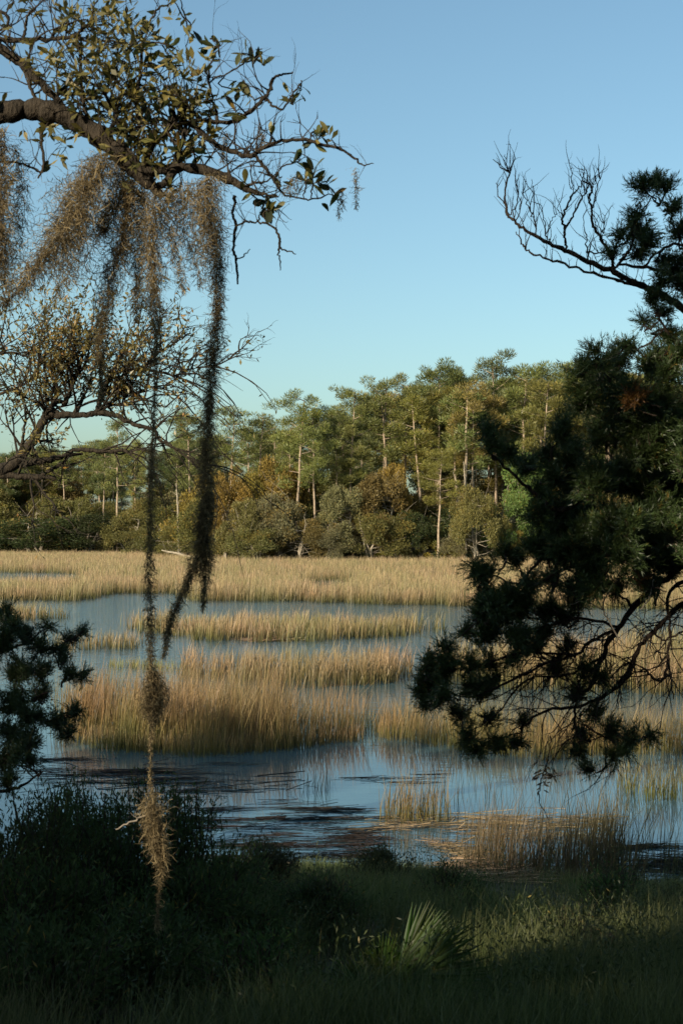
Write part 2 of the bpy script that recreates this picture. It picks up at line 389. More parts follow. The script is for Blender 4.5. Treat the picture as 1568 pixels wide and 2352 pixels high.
def mat_points(poly, dens, sx, sy, thr, seed):
    p = sample(poly, dens, .15)
    nz = fbm(p[:, 0] * sx + .25 * p[:, 1], p[:, 1] * sy - .2 * p[:, 0], seed)
    fine = fbm(p[:, 0] * sx * 3.1 + 7, p[:, 1] * sy * 2.7, seed + 5)
    return p[rng.random(len(p)) < np.clip((nz * .62 + fine * .38 - thr) * 9, 0, 1)]
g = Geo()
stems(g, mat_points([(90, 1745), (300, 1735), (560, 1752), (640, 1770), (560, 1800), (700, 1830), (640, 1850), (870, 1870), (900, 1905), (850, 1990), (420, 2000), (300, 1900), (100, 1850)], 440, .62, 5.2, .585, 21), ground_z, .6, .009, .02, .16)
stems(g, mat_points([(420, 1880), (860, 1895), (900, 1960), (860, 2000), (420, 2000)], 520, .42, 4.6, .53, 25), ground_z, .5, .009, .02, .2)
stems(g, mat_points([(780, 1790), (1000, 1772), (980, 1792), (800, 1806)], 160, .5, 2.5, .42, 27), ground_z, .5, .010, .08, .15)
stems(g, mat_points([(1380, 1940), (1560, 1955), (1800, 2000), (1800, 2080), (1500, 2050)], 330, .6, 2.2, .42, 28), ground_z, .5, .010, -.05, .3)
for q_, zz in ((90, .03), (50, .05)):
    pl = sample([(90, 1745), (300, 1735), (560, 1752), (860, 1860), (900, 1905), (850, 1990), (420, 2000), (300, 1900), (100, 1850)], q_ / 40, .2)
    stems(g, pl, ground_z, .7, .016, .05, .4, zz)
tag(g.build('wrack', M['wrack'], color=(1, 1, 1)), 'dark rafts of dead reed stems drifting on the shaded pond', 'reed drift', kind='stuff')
g = Geo()
stems(g, mat_points([(820, 1885), (1000, 1876), (1250, 1855), (1420, 1880), (1380, 1930), (1080, 1925), (880, 1912)], 150, .6, 2.4, .40, 31), ground_z, .45, .010, .0, .35, .03)
stems(g, mat_points([(950, 1935), (1080, 1945), (1200, 2010), (1130, 2035), (1000, 1975)], 600, .8, 1.2, .25, 33), ground_z, .4, .008, -.5, .4, .05)
stems(g, mat_points([(960, 1975), (1160, 2010), (1260, 2060), (1220, 2090), (1060, 2050)], 420, .8, 1.2, .25, 34), ground_z, .4, .008, -.5, .5, .05)
stems(g, mat_points([(540, 1462), (680, 1460), (670, 1474), (560, 1474)], 60, .5, 1, .3, 35), ground_z, .8, .03, 0, .3, .05)
tag(g.build('straw_drift', M['straw']), 'pale heap of dead straw washed up between reeds and pond', 'straw drift', kind='stuff')

# ------------------------------------------------------------------ far forest: makers
def make_pine(h, crown_frac, spread, dens, seed):
    """Trunk mesh and crown mesh of a pine: bare trunk, short limbs with cloud-like needle puffs."""
    r = np.random.default_rng(seed)
    tg = Geo(); cg = Geo()
    lean = r.normal(0, .025, 2) * h
    zt = np.linspace(0, h * .97, 9)
    tp = np.stack([lean[0] * (zt / h) ** 1.5 + r.normal(0, .05, 9), lean[1] * (zt / h) ** 1.5 + r.normal(0, .05, 9), zt], 1)
    tube(tg, tp, np.linspace(.25, .06, 9) * h / 24, 6)
    def at(z): return np.array([np.interp(z, zt, tp[:, 0]), np.interp(z, zt, tp[:, 1]), z])
    nb = int(17 * dens)
    z0 = h * (1 - crown_frac)
    for b in range(nb):
        f = (b + r.random() * .8) / nb
        z = z0 + (h * .97 - z0) * f ** .9
        L = spread * (.32 + .72 * math.sin(PI * min(1, f * .80 + .16))) * (.5 + .65 * r.random())
        a = b * 2.4 + r.normal(0, .4)
        up = .12 + .5 * f + r.normal(0, .1)
        d = np.array([math.cos(a), math.sin(a), up])
        base = at(z); mid = base + d * L * .5 + [0, 0, -.03 * L]; end = base + d * L
        tube(tg, [base, mid, end], [.06, .04, .015], 4)
        for k in range(r.integers(2, 5)):
            s = .5 + .5 * r.random() if k else 1.0
            c = base + d * L * s + r.normal(0, .42, 3) * [1, 1, 1.1]
            rad = (.55 + .45 * r.random()) * (.8 + .35 * spread / 3)
            n = int(120 * dens * rad ** 2 * 1.3)
            q = nrm(r.normal(size=(n, 3))); rr = rad * r.random(n) ** .4
            pos = c + q * rr[:, None] * [1, 1, .72]
            dd = nrm(q * [1, 1, .7] + [0, 0, .65])
            tris(cg, pos - dd * .1, dd, .30 + .16 * r.random(n), .085, np.clip(r.normal(.5, .2, n) + r.normal(0, .12), 0, 1))
    for b in range(r.integers(2, 6)):                                # a few dead stubs
        z = h * (.3 + .35 * r.random()); a = r.random() * 7
        tube(tg, [at(z), at(z) + np.array([math.cos(a), math.sin(a), .2]) * (.6 + r.random())], [.03, .01], 3)
    return tg.mesh('trunk', M['pinebark'], smooth=True), cg.mesh('crown', M['pine'])

def make_broad(h, rad, seed, nclump=26, leaf=.20, low=.12, bare=10):
    """Broad tree: forking pale trunk and a crown of many leaf clumps reaching low."""
    r = np.random.default_rng(seed)
    tg = Geo(); cg = Geo()
    stems_ = []
    for k in range(r.integers(2, 5)):
        a = r.random() * 7; ln = rad * (.25 + .4 * r.random())
        top = np.array([math.cos(a) * ln, math.sin(a) * ln, h * (.55 + .25 * r.random())])
        pts, rr = smoothline([[0, 0, 0], top * [.25, .25, .35] + [r.normal(0, .2), r.normal(0, .2), 0], top * [.7, .7, .7], top], [.17, .13, .09, .04], 3, .05)
        tube(tg, pts, rr, 5); stems_.append(pts)
    allp = np.concatenate(stems_)
    for k in range(nclump):
        q = nrm(r.normal(size=3)); q[2] = abs(q[2]) * 1.15 - .45
        c = np.array([q[0] * rad * .82, q[1] * rad * .82, h * (.52 + low * -.5) + q[2] * h * .46]) * 1.0
        c += r.normal(0, .55, 3) * [1, 1, .7]
        c[2] = max(c[2], .5)
        cr = rad * (.15 + .22 * r.random())
        j = np.argmin(np.linalg.norm(allp - c, axis=1) + (allp[:, 2] > c[2]) * 1.5)
        m = (allp[j] + c) / 2 + r.normal(0, .2, 3)
        tube(tg, [allp[j], m, c], [.05, .03, .012], 3)
        n = int(330 * (cr / 1.1) ** 2 * (.26 / leaf) ** 1.5)
        u = nrm(r.normal(size=(n, 3))); pos = c + u * (cr * r.random(n) ** .45)[:, None] * [1, 1, .75]
        diamonds(cg, pos, u + r.normal(0, .6, (n, 3)) + [0, 0, .25], leaf * (.7 + .6 * r.random(n)), leaf * .55, np.clip(r.normal(.5, .2, n) + r.normal(0, .14), 0, 1))
    for k in range(bare):                                            # bare grey twigs showing through
        j = r.integers(len(allp)); d = nrm(r.normal(size=3) + [0, -.6, .3])
        tube(tg, [allp[j], allp[j] + d * rad * .5 + r.normal(0, .15, 3), allp[j] + d * rad * (.8 + .4 * r.random()) + r.normal(0, .2, 3)], [.04, .025, .01], 3)
    return tg.mesh('trunk', M['palebark'], smooth=True), cg.mesh('crown', M['broad'])

PINES = [make_pine(24, .46 + .05 * (k % 4), 3.4 + .4 * (k % 3), 1.15 + .15 * (k % 2), 100 + k) for k in range(8)]
THIN = [make_pine(22, .33 + .05 * k, 2.2, .85, 140 + k) for k in range(4)]
BROADS = [make_broad(8, 3.6, 200 + k, 44) for k in range(7)]
SHRUBS = [make_broad(3.2, 2.0, 240 + k, 14, .17, .3, 7) for k in range(4)]

def place(kind, meshes, name, label, cat, group, x, y, h, h0, wide=1.0, color=(.05, .06, .02), tcol=None, tilt=(0, 0), rz=None):
    z = float(ground_z(x, y)) - .1
    e = thing(name, label, cat, (x, y, z), group, random.random() * 6.28 if rz is None else rz)
    if any(tilt): e.rotation_euler = (tilt[0], tilt[1], e.rotation_euler[2])
    s = h / h0; e.scale = (s * wide, s * wide, s)
    for nm, me in zip(('trunk', 'crown'), meshes):
        o = bpy.data.objects.new(nm, me); o.parent = e; COL.objects.link(o)
        if nm == 'crown': o.color = (*color, 1)
    return e
def tone(c, k=.12):
    f = 1 + random.gauss(0, k)
    return tuple(max(.004, v * f * (1 + random.gauss(0, k * .5))) for v in c)
PINE_G = (.150, .165, .050); PINE_D = (.105, .13, .046)
OLIVE = (.155, .145, .050); GREY = (.18, .168, .085); ORANGE = (.23, .155, .042); YELL = (.24, .19, .045); DKGREEN = (.055, .072, .028); BRIGHT = (.13, .20, .055); BROWN = (.165, .128, .048)

# skyline pines that can be told apart, with their own labels
def hpine(dx, dy, Y, label, meshes=None, name='pine_tree', wide=1.0, col=PINE_G):
    x = (dx - CX) / FD * Y; z = CAM_H - (dy - HY) / FD * Y
    ms = meshes or random.choice(PINES); h0 = 22 if meshes in THIN else 24
    place('pine', ms, name, label, 'tree', 'pines on the far shore', x, Y, z - float(ground_z(x, Y)), h0, wide, tone(col, .06))
hpine(525, 934, 190, 'slim pine just right of the thick moss strand, above rusty foliage', THIN[0], wide=1.25)
hpine(591, 938, 192, 'small thin pine standing alone against the sky, gaps on both sides', THIN[1], wide=1.15)
hpine(680, 908, 186, 'broad rounded pine in front of the left end of the tall stand', PINES[2], wide=1.2)
hpine(724, 938, 184, 'lower pine with dark bare trunk beside the broad rounded pine', PINES[1])
hpine(801, 886, 188, 'open layered pine with long pale trunk, first step of the skyline', PINES[3])
hpine(878, 876, 190, 'full crowned pine over the first group of bare trunks', PINES[4], wide=1.1)
hpine(927, 870, 193, 'pine whose bare trunk stands before a slit of sky', PINES[0])
hpine(999, 848, 192, 'tall dark pine rising above its neighbours in the middle of the skyline', PINES[5], col=PINE_D)
hpine(1051, 857, 195, 'flat topped pine right of the tall dark pine', PINES[6])
hpine(1142, 829, 193, 'highest pine with a ragged spiky tip', PINES[7], col=PINE_D)
hpine(1197, 840, 188, 'wide domed pine left of the cedar top', PINES[2], wide=1.25)
hpine(1247, 848, 190, 'rounded olive pine with reddish trunk near the cedar', PINES[4], wide=1.1)
hpine(1283, 829, 196, 'far pine with a small separate tuft poking over the canopy', THIN[2], wide=1.1)
hpine(1318, 850, 190, 'pine partly hidden by the cedar top', PINES[3])
hpine(1005, 1030, 180, 'low bushy yellow green pine with a straight pale trunk at the water edge', PINES[1], wide=1.35, col=(.20, .185, .045))
hpine(439, 952, 236, 'taller distant pine seen between the two long moss strands', PINES[5])
hpine(270, 963, 238, 'distant pine rising under the bare oak limb at left', PINES[6])

# the rest of the stand: heights follow the skyline
SKY = np.array([[-500, 1040], [0, 1042], [56, 1040], [141, 1024], [315, 1010], [366, 1030], [470, 1000], [560, 985], [640, 960], [760, 940], [830, 920], [900, 895], [1000, 880], [1100, 868], [1200, 862], [1320, 862], [1600, 862], [2200, 880]], float)
def where(dx):
    for lim, w in ((170, 'above the dark evergreen mass at far left'), (330, 'left of the very long moss strand'), (490, 'between the two long moss strands'), (700, 'just right of the moss rope'),
                   (850, 'around the layered pine'), (970, 'over the shadowy hollow at mid forest'), (1120, 'above the yellow green pine'), (1300, 'over the bright green trees')):
        if dx < lim: return w
    return 'behind the cedar crown'
npine = 0
for k in range(700):
    left = k % 2 == 0
    Y = random.uniform(238, 285) if left else random.uniform(183, 232)
    dx = random.uniform(-420, 500) if left else random.uniform(490, 2050)
    x = (dx - CX) / FD * Y
    if Y < shore_far(x) + 5: continue
    dy = np.interp(dx, SKY[:, 0], SKY[:, 1]) + abs(random.gauss(0, 14 if left else 26)) + random.uniform(-6, 10)
    z = CAM_H - (dy - HY) / FD * Y
    if npine >= 235: break
    npine += 1
    thin = random.random() < .35
    ms = random.choice(THIN) if thin else random.choice(PINES)
    if left:
        lab, grp = ('thin' if thin else 'full crowned') + ' distant pine ' + where(dx), 'pines in the distant left stand'
    else:
        lab, grp = ('thin' if thin else 'full crowned') + ' pine in the tall stand ' + where(dx), 'pines on the far shore'
    place('pine', ms, 'pine_tree', lab, 'tree', grp, x, Y, z - float(ground_z(x, Y)), 22 if thin else 24, random.uniform(.95, 1.25) * (1.1 if thin else 1), tone(random.choice([PINE_G, PINE_G, PINE_D, (.185, .170, .046)])))

def hbroad(dx, dy, rdx, Y, col, label, name='oak_tree', meshes=None, grp='broad trees on the far shore', lift=0):
    """Crown top at dy, crown half-width rdx in photograph units."""
    x = (dx - CX) / FD * Y; z = CAM_H - (dy - HY) / FD * Y
    h = z - float(ground_z(x, Y)); rad = rdx * U(Y)
    s = h / 8.0
    return place('b', meshes or random.choice(BROADS), name, label, 'tree', grp, x, Y, h, 8.0, rad / 3.6 / s, tone(col, .05))
for a in [
    (520, 1048, 55, 186, ORANGE, 'rusty orange tree right beside the thick moss strand'),
    (640, 1018, 62, 188, ORANGE, 'rusty orange tree top under the broad rounded pine'),
    (585, 1052, 48, 187, YELL, 'yellow brown tree between the two rusty ones'),
    (560, 1118, 62, 181, OLIVE, 'olive shore oak right of the thick moss strand'),
    (640, 1098, 72, 181.5, GREY, 'grey green round oak in front of the rusty trees'),
    (590, 1180, 66, 179, OLIVE, 'low olive oak with pale twisted branches at the water edge'),
    (690, 1172, 70, 179.5, BROWN, 'brownish oak low over the marsh below the dark bare trunk'),
    (780, 1090, 66, 181, GREY, 'grey green oak crown beneath the layered pine'),
    (760, 1185, 60, 179, GREY, 'grey low oak with white twigs at mid shore'),
    (870, 1060, 80, 183, BROWN, 'wide brown tinted oak crown at the centre of the forest'),
    (900, 1030, 52, 187, ORANGE, 'small orange brown crown under the full crowned pine'),
    (850, 1160, 75, 179.5, OLIVE, 'dark olive oak above the shadowy hollow'),
    (945, 1150, 60, 182, DKGREEN, 'dark shaded tree behind the yellow green pine'),
    (1090, 1080, 58, 176.6, OLIVE, 'olive tree with two leaning pale trunks'),
    (1200, 1010, 66, 182, BRIGHT, 'bright green leafy tree left of the cedar, higher one'),
    (1175, 1095, 62, 180, BRIGHT, 'bright green leafy tree partly behind the cedar twigs, lower one'),
    (1165, 1180, 45, 179, YELL, 'small yellow orange tree under the bright green trees'),
    (1060, 1200, 48, 179, GREY, 'pale grey low tree right of the straight pale trunk'),
    (90, 1172, 120, 238, DKGREEN, 'dark spreading evergreen mass above the left end of the meadow'),
    (200, 1165, 95, 239, (.045, .055, .022), 'dark evergreen tree left of the two thin moss strands'),
    (300, 1158, 60, 236, OLIVE, 'olive tree behind the thin moss strand'),
    (395, 1130, 70, 215, (.11, .105, .036), 'sunny yellow green tree between the moss strands'),
    (420, 1190, 55, 205, OLIVE, 'olive shore tree over the fallen pale trunk'),
    (330, 1205, 60, 226, OLIVE, 'low olive tree left of the fallen pale trunk'),
]: hbroad(*a)
for k in range(125):
    left = k % 3 == 0
    Y = random.uniform(246, 275) if left else random.uniform(186, 222)
    dx = random.uniform(-400, 470) if left else random.uniform(470, 2000)
    cn = random.choice(['olive', 'olive', 'grey green', 'brownish', 'yellowish', 'dark green'])
    cl = {'olive': OLIVE, 'grey green': GREY, 'brownish': BROWN, 'yellowish': YELL, 'dark green': DKGREEN}[cn]
    hbroad(dx, random.uniform(1070, 1170) if left else random.uniform(1040, 1150), random.uniform(55, 90), Y, cl, cn + ' understory tree below the pines ' + where(dx), grp='understory trees below the pines')
for k in range(80):
    dx = -420 + k * 31 + random.uniform(-14, 14)
    x0 = (dx - CX) / FD * 185
    Yg = 181.0
    for _ in range(6): Yg = float(shore_far((dx - CX) / FD * Yg)) + 1.0
    Y = Yg + random.uniform(-.8, 2.5); x = (dx - CX) / FD * Y
    e = place('s', random.choice(SHRUBS), 'shrub', 'low shrub at the forest foot, ' + where(dx).replace('above', 'under').replace('over', 'under').replace('around', 'below'), 'shrub', 'shrubs along the foot of the far forest', x, Y, random.uniform(1.5, 3.6), 3.2, random.uniform(.9, 1.5),
              tone(random.choice([OLIVE, (.06, .07, .025), DKGREEN, YELL, GREY])))

# leaning and fallen pale trunks
def lone_trunk(name, label, cat, pts, rad, twigs=6):
    pts = np.array(pts, float); g = Geo(); pp, rr = smoothline(pts, rad, 5, .03); tube(g, pp, rr, 7)
    o = tag(g.build(name, M['palebark'], origin=pts[0], smooth=True), label, cat)
    g2 = Geo()
    for k in range(twigs):
        j = random.randrange(len(pp) // 3, len(pp)); d = nrm(rng.normal(size=3) + [0, 0, .5]); L = random.uniform(.5, 1.6)
        tube(g2, [pp[j], pp[j] + d * L * .6 + rng.normal(0, .08, 3), pp[j] + d * L], [rr[j] * .4, rr[j] * .25, .01], 4)
    g2.build('branch', M['palebark'], o, origin=pts[0])
for lab, pl in [('pale bare trunk leaning left at the water edge, thicker one', [(1098, 1278, .14), (1082, 1210, .12), (1066, 1160, .10), (1052, 1120, .07), (1040, 1085, .03)]),
                ('thin pale trunk leaning left beside the thicker one', [(1092, 1282, .10), (1076, 1245, .12), (1062, 1200, .09), (1052, 1150, .05)]),
                ('straight pale snag between the leaning trunks', [(1070, 1285, .13), (1069, 1200, .12), (1067, 1120, .09), (1064, 1060, .05)]),
                ('white bare snag in front of the olive tree between the moss strands', [(412, 1276, .17), (410, 1220, .16), (408, 1150, .13), (405, 1110, .06)])]:
    Y = 178.2 if pl[0][0] > 500 else 203
    lone_trunk('snag', lab, 'dead trunk', [P(a, b, Y) for a, b, c in pl], [c for a, b, c in pl])
lone_trunk('fallen_log', 'pale fallen trunk lying at the edge of the meadow between the moss strands', 'log',
           [P(455, 1283, 196), P(430, 1277, 197), P(400, 1270, 199), P(372, 1264, 200)], [.22, .2, .16, .08], 5)

# ------------------------------------------------------------------ woodland behind the camera that shades the near bank
GAPS = []                                           # (point that the sun reaches, half-size of the opening, share left)
def gap(dx, dy, Y, r, keep=0.0): GAPS.append((P(dx, dy, Y), r, keep))
for a in [(190, 430, 6.5, .13), (140, 530, 6.5, .13), (75, 620, 6.5, .12), (20, 690, 6.4, .1), (300, 230, 6.7, .55, .05), (400, 170, 6.7, .5, .1), (230, 330, 6.7, .4, .1), (300, 90, 6.7, .4, .1),
          (465, 480, 6.6, .12), (490, 590, 6.6, .08), (493, 700, 6.6, .07), (486, 790, 6.6, .07), (325, 1600, 6.45, .12), (350, 1870, 6.4, .17), (366, 1940, 6.4, .15),
          (150, 790, 14, 1.1, .2), (330, 770, 14, .9, .25), (210, 870, 14, .6, .3), (60, 1030, 14, .25, .3), (560, 230, 6.7, .5, .25), (740, 300, 7, .3, .3),
          (1420, 1115, 6.9, .2, .1), (1480, 1310, 6.9, .16, 0), (1560, 1150, 7.0, .2, .2), (1540, 890, 7.0, .3, .2), (1400, 860, 7.1, .2, .3),
          (1480, 1810, 22.2, 2.2, .05), (930, 1850, 21, 1.3, .05), (1100, 1880, 20, 1.5, .2), (1250, 1870, 19.5, 1.6, .7), (1020, 1945, 18, .7, 0), (1350, 1880, 19, 1.0, .7),
          (170, 1640, 8, .25, .3)]: gap(*a)
g = Geo(); n = 76000
wx = rng.uniform(-70, 24, n); wz = rng.uniform(1.2, 19.5, n); wy = -5 - np.abs(rng.normal(0, 2.2, n))
top = 15.0 + .8 * (fbm(wx * .22, 0 * wx, 51) - .5) * 2 + 1.1 * (fbm(wx * .9, 0 * wx, 52) - .5) * 2
kp = (wz < top - .25 * np.maximum(-wy - 7, 0)) & (fbm(wx * .8, wz * .8, 53) > .16)
pp = np.stack([wx, wy, wz], 1)
for c, r_, keep in GAPS:
    q = pp - c; along = q @ SUN; perp = np.linalg.norm(q - along[:, None] * SUN, axis=1)
    kp &= ~((perp < r_ + min(.26, r_ * 1.5)) & (along > 0) & (rng.random(n) >= keep))
pp = pp[kp]
wd_ = rdir(len(pp)); diamonds(g, pp - wd_ * .37, wd_, .75, .5, rng.random(len(pp)))
for k in range(26):
    x = -76 + k * 3.5 + random.uniform(-1, 1); y = -8 + random.uniform(-1, 1)
    tube(g, [[x, y - 4, 1.5], [x + .2, y - 4, 7], [x + random.uniform(-1, 1), y - 2, 13]], [.2, .15, .06], 6)
tag(g.build('woodland', M['broad'], color=(.05, .06, .022)), 'evergreen woodland along the near shore that shades the bank', 'woodland', kind='stuff')

# ------------------------------------------------------------------ near trees: shared tools
def line(pts, Y, dz=.0):
    """Photograph points (x, y, half thickness[, distance offset]) to a limb path and radii."""
    out = []; rr = []
    for k, p in enumerate(pts):
        yy = Y + (p[3] if len(p) > 3 else 0)
        out.append(P(p[0], p[1], yy)); rr.append(max(p[2], .25) * U(yy))
    return np.array(out), np.array(rr)
def limb(g, pts, Y, sides=7, wig=.006, skel=None, per=5):
    a, r_ = line(pts, Y)
    pp, rr = smoothline(a, r_, per, wig)
    rr = rr * (1 + rng.normal(0, .09, len(rr)))
    tube(g, pp, rr, sides)
    if skel is not None: skel.append(np.concatenate([pp, rr[:, None]], 1))
    return pp, rr
def twig(g, p, d, L, r0, n=5, wig=.18, bend=(0, 0, 0), sides=4):
    pts = [np.asarray(p, float)]; d = nrm(d)
    for k in range(n):
        d = nrm(d + rng.normal(0, wig, 3) + np.asarray(bend) / n); pts.append(pts[-1] + d * L / n)
    pts = np.array(pts); tube(g, pts, np.linspace(r0, r0 * .3, n + 1), sides)
    return pts, d
def spray_out(g, p, d, L, r0, level, tips, ang=.7, bend=(0, 0, .3), kids=(2, 4), wig=.18, ratio=.6):
    pts, de = twig(g, p, d, L, r0, 5, wig, bend, 4 if level > 1 else 3)
    tips.append((pts[-1], de)); tips.append((pts[3], nrm(de + rng.normal(0, .8, 3))))
    if level <= 0: return
    for k in range(random.randint(*kids)):
        j = random.randint(1, 5); dj = nrm(pts[j] - pts[j - 1])
        q = nrm(np.cross(dj, rng.normal(size=3)))
        spray_out(g, pts[j], nrm(dj + q * ang * random.uniform(.6, 1.3)), L * ratio * random.uniform(.7, 1.2), r0 * .55, level - 1, tips, ang, bend, kids, wig, ratio)

# ------------------------------------------------------------------ near live oak at upper left
base = np.array([-4.6, 6.4, float(ground_z(-4.6, 6.4)) - .1])
oak = thing('live_oak', 'gnarled oak reaching in from the upper left with mossy limb and leathery leaves', 'tree', base)
g = Geo()
tp, tr = smoothline([base, base + [.1, .1, 1.5], base + [.35, .2, 2.9], P(-330, 330, 6.7), P(-160, 275, 6.7), P(-60, 264, 6.7)], [.34, .26, .22, .17, .13, .055], 6, .01)
tube(g, tp, tr, 12); g.build('trunk', M['bark'], oak, base, True)
skel = []; YO = 6.7
def oak_limb(pts, nm='limb', Y=YO, wig=.003, sides=8):
    g = Geo(); limb(g, pts, Y, sides, wig, skel); g.build(nm, M['bark'], oak, base, True)
oak_limb([(-70, 264, 25), (0, 258, 25), (60, 252, 24), (120, 258, 25), (190, 288, 22), (245, 328, 22), (290, 366, 21), (322, 402, 18), (352, 430, 12), (372, 452, 7)], wig=.004, sides=12)
oak_limb([(322, 398, 14), (360, 394, 12), (410, 384, 12), (478, 394, 12), (529, 414, 11), (563, 433, 8), (600, 446, 4), (640, 452, 2)], sides=10)
oak_limb([(352, 432, 8), (375, 424, 9), (398, 396, 9), (412, 350, 6), (425, 300, 5), (428, 250, 3)])
oak_limb([(330, 390, 9), (350, 340, 7), (385, 300, 6), (428, 281, 6), (462, 304, 6.5), (507, 338, 6), (569, 357, 5.5), (597, 344, 5), (636, 327, 4), (692, 321, 4), (740, 332, 3.5), (783, 344, 3), (815, 365, 2.5), (833, 379, 2), (858, 376, 1)])
oak_limb([(586, 358, 4), (607, 384, 4), (628, 410, 3), (648, 442, 2.5), (690, 456, 2), (721, 456, 2), (760, 448, 1.5), (782, 470, 1)])
oak_limb([(560, 430, 4), (590, 420, 3), (612, 416, 2), (640, 395, 1.5)])
oak_limb([(430, 282, 5), (467, 276, 5), (535, 281, 5), (575, 255, 5), (608, 225, 5), (622, 200, 4.5), (630, 178, 3.5), (652, 172, 2.5), (672, 165, 1.5)])
oak_limb([(606, 226, 3.5), (625, 240, 3), (648, 250, 2.5), (668, 222, 2), (686, 200, 2), (694, 186, 1.2)])
oak_limb([(500, 279, 3.5), (490, 230, 3), (480, 185, 2.5), (484, 150, 2), (500, 120, 1.5), (512, 96, 1)])
oak_limb([(482, 190, 2.2), (520, 170, 2), (557, 149, 2), (585, 132, 1.5), (602, 113, 1)])
oak_limb([(540, 450, 4), (536, 490, 3), (541, 518, 3.5), (536, 563, 3), (543, 600, 3), (546, 653, 2)])
oak_limb([(541, 520, 2.5), (565, 510, 2.5), (591, 510, 2.5), (625, 518, 2.5), (640, 545, 3), (642, 565, 3), (641, 590, 2), (644, 621, 1)])
oak_limb([(642, 566, 2), (660, 578, 1.8), (680, 584, 1)])
oak_limb([(543, 598, 2), (560, 588, 1.5), (575, 572, .8)])
oak_limb([(320, 398, 4), (318, 300, 4), (316, 240, 4), (321, 186, 4), (325, 120, 3.5), (326, 68, 3), (349, 45, 2.5), (362, 22, 2.5), (383, 12, 2), (420, -10, 1.5)])
oak_limb([(-60, 60, 14), (0, 112, 12), (51, 145, 11), (84, 182, 9), (124, 222, 8), (160, 262, 6)])
oak_limb([(-70, 96, 7), (0, 92, 6), (56, 92, 6), (118, 90, 5), (169, 84, 4), (192, 66, 3.5), (208, 48, 3), (214, 20, 2), (228, -10, 1.5)])
oak_limb([(56, 90, 4), (58, 60, 3.5), (68, 34, 3), (88, 12, 2), (104, -12, 1.5)])
oak_limb([(118, 92, 4), (130, 70, 3), (150, 56, 2.5), (190, 47, 2), (230, 50, 1)])
oak_limb([(185, 70, 2.5), (205, 62, 2), (225, 70, 1), (238, 50, .8)])
oak_limb([(170, 84, 3), (200, 96, 3), (260, 95, 2.5), (300, 104, 2)])
oak_limb([(60, 150, 5), (70, 200, 4), (85, 235, 3), (75, 262, 3)])
oak_limb([(-40, 10, 5), (10, 30, 4), (20, 48, 3), (8, 66, 2.5), (-30, 72, 2)])
oak_limb([(94, 300, 5), (97, 330, 4), (100, 385, 3), (88, 410, 2)])
oak_limb([(-50, 372, 4), (20, 372, 3), (60, 380, 2.5), (100, 396, 2)])
oak_limb([(228, 318, 4), (200, 270, 4), (190, 220, 4), (186, 160, 3.5), (183, 100, 3)])
oak_limb([(250, 320, 5), (265, 270, 4), (250, 230, 3.5), (225, 200, 3), (180, 180, 2)])
SK = np.concatenate(skel)
# fine twigs and the leaves on them
tw = Geo(); tips = []
for (dx, dy, n, L) in [(240, 160, 26, .34), (330, 150, 20, .3), (300, 250, 30, .32), (400, 220, 22, .3), (220, 270, 18, .26), (450, 250, 12, .25), (120, 150, 16, .3), (60, 120, 14, .28), (100, 330, 12, .22), (60, 420, 10, .2),
                       (370, 330, 16, .22), (470, 330, 8, .2), (560, 300, 10, .2), (640, 380, 14, .22), (720, 390, 14, .2), (600, 470, 10, .2), (690, 330, 8, .2), (30, 40, 14, .3), (200, 60, 8, .25), (640, 210, 8, .2), (560, 160, 6, .2), (640, 570, 4, .1), (800, 360, 6, .12), (420, 430, 8, .2)]:
    c = P(dx, dy, YO)
    d2 = np.linalg.norm((SK[:, :3] - c) * [1, .3, 1], axis=1); near = np.argsort(d2)[:120]
    for k in range(n):
        j = near[random.randrange(len(near))]
        d = nrm((c - SK[j, :3]) * .8 + rng.normal(0, .35, 3) + [0, 0, .3]) + [0, 0, .2]
        spray_out(tw, SK[j, :3], d, L * random.uniform(.6, 1.2), min(SK[j, 3] * .5, .006), 1, tips, .8, (0, 0, .2), (1, 3), .22)
# named leaf sprigs at their places
LC = [(485, 95, 7), (505, 85, 6), (585, 118, 7), (602, 135, 4), (440, 50, 6), (430, 48, 3), (555, 108, 4), (470, 150, 3), (665, 205, 7), (690, 195, 6), (735, 295, 13), (720, 300, 8), (760, 305, 5), (690, 355, 6), (720, 385, 12), (740, 410, 10), (700, 395, 8), (760, 445, 4),
      (610, 450, 9), (620, 470, 8), (595, 480, 6), (500, 215, 8), (545, 195, 6), (575, 205, 6), (545, 245, 4), (620, 290, 2), (470, 340, 5), (330, 100, 10), (300, 90, 10), (270, 130, 8), (395, 95, 5), (400, 130, 7), (350, 130, 9), (300, 180, 10), (240, 240, 9), (250, 180, 9), (210, 210, 7),
      (130, 215, 3), (95, 380, 4), (365, 220, 9), (400, 270, 8), (440, 230, 8), (320, 260, 9), (360, 310, 8), (290, 300, 7), (410, 330, 6), (160, 170, 4), (5, 220, 4), (270, 280, 5), (180, 245, 5), (560, 420, 5), (640, 400, 6), (335, 60, 5)]
leafspots = []
for (dx, dy, n) in LC:
    c = P(dx, dy + 14, YO + random.uniform(-.15, .15))
    d2 = np.linalg.norm(SK[:, :3] - c, axis=1); j = int(np.argmin(d2))
    if d2[j] > .03:
        m_ = (SK[j, :3] + c) / 2 + rng.normal(0, .02, 3)
        pp, rr = smoothline([SK[j, :3], m_, c], [min(SK[j, 3] * .6, .006), .004, .003], 4, .003); tube(tw, pp, rr, 4)
        ax = nrm(c - m_)
    else: ax = np.array([.2, 0, 1])
    for k in range(n):
        a = random.random() * 6.28; o_ = nrm(np.cross(ax, rng.normal(size=3)))
        leafspots.append((c + ax * random.uniform(-.06, .03), nrm(ax * random.uniform(.2, 1.1) + o_ * random.uniform(.5, 1) + [0, 0, .15])))
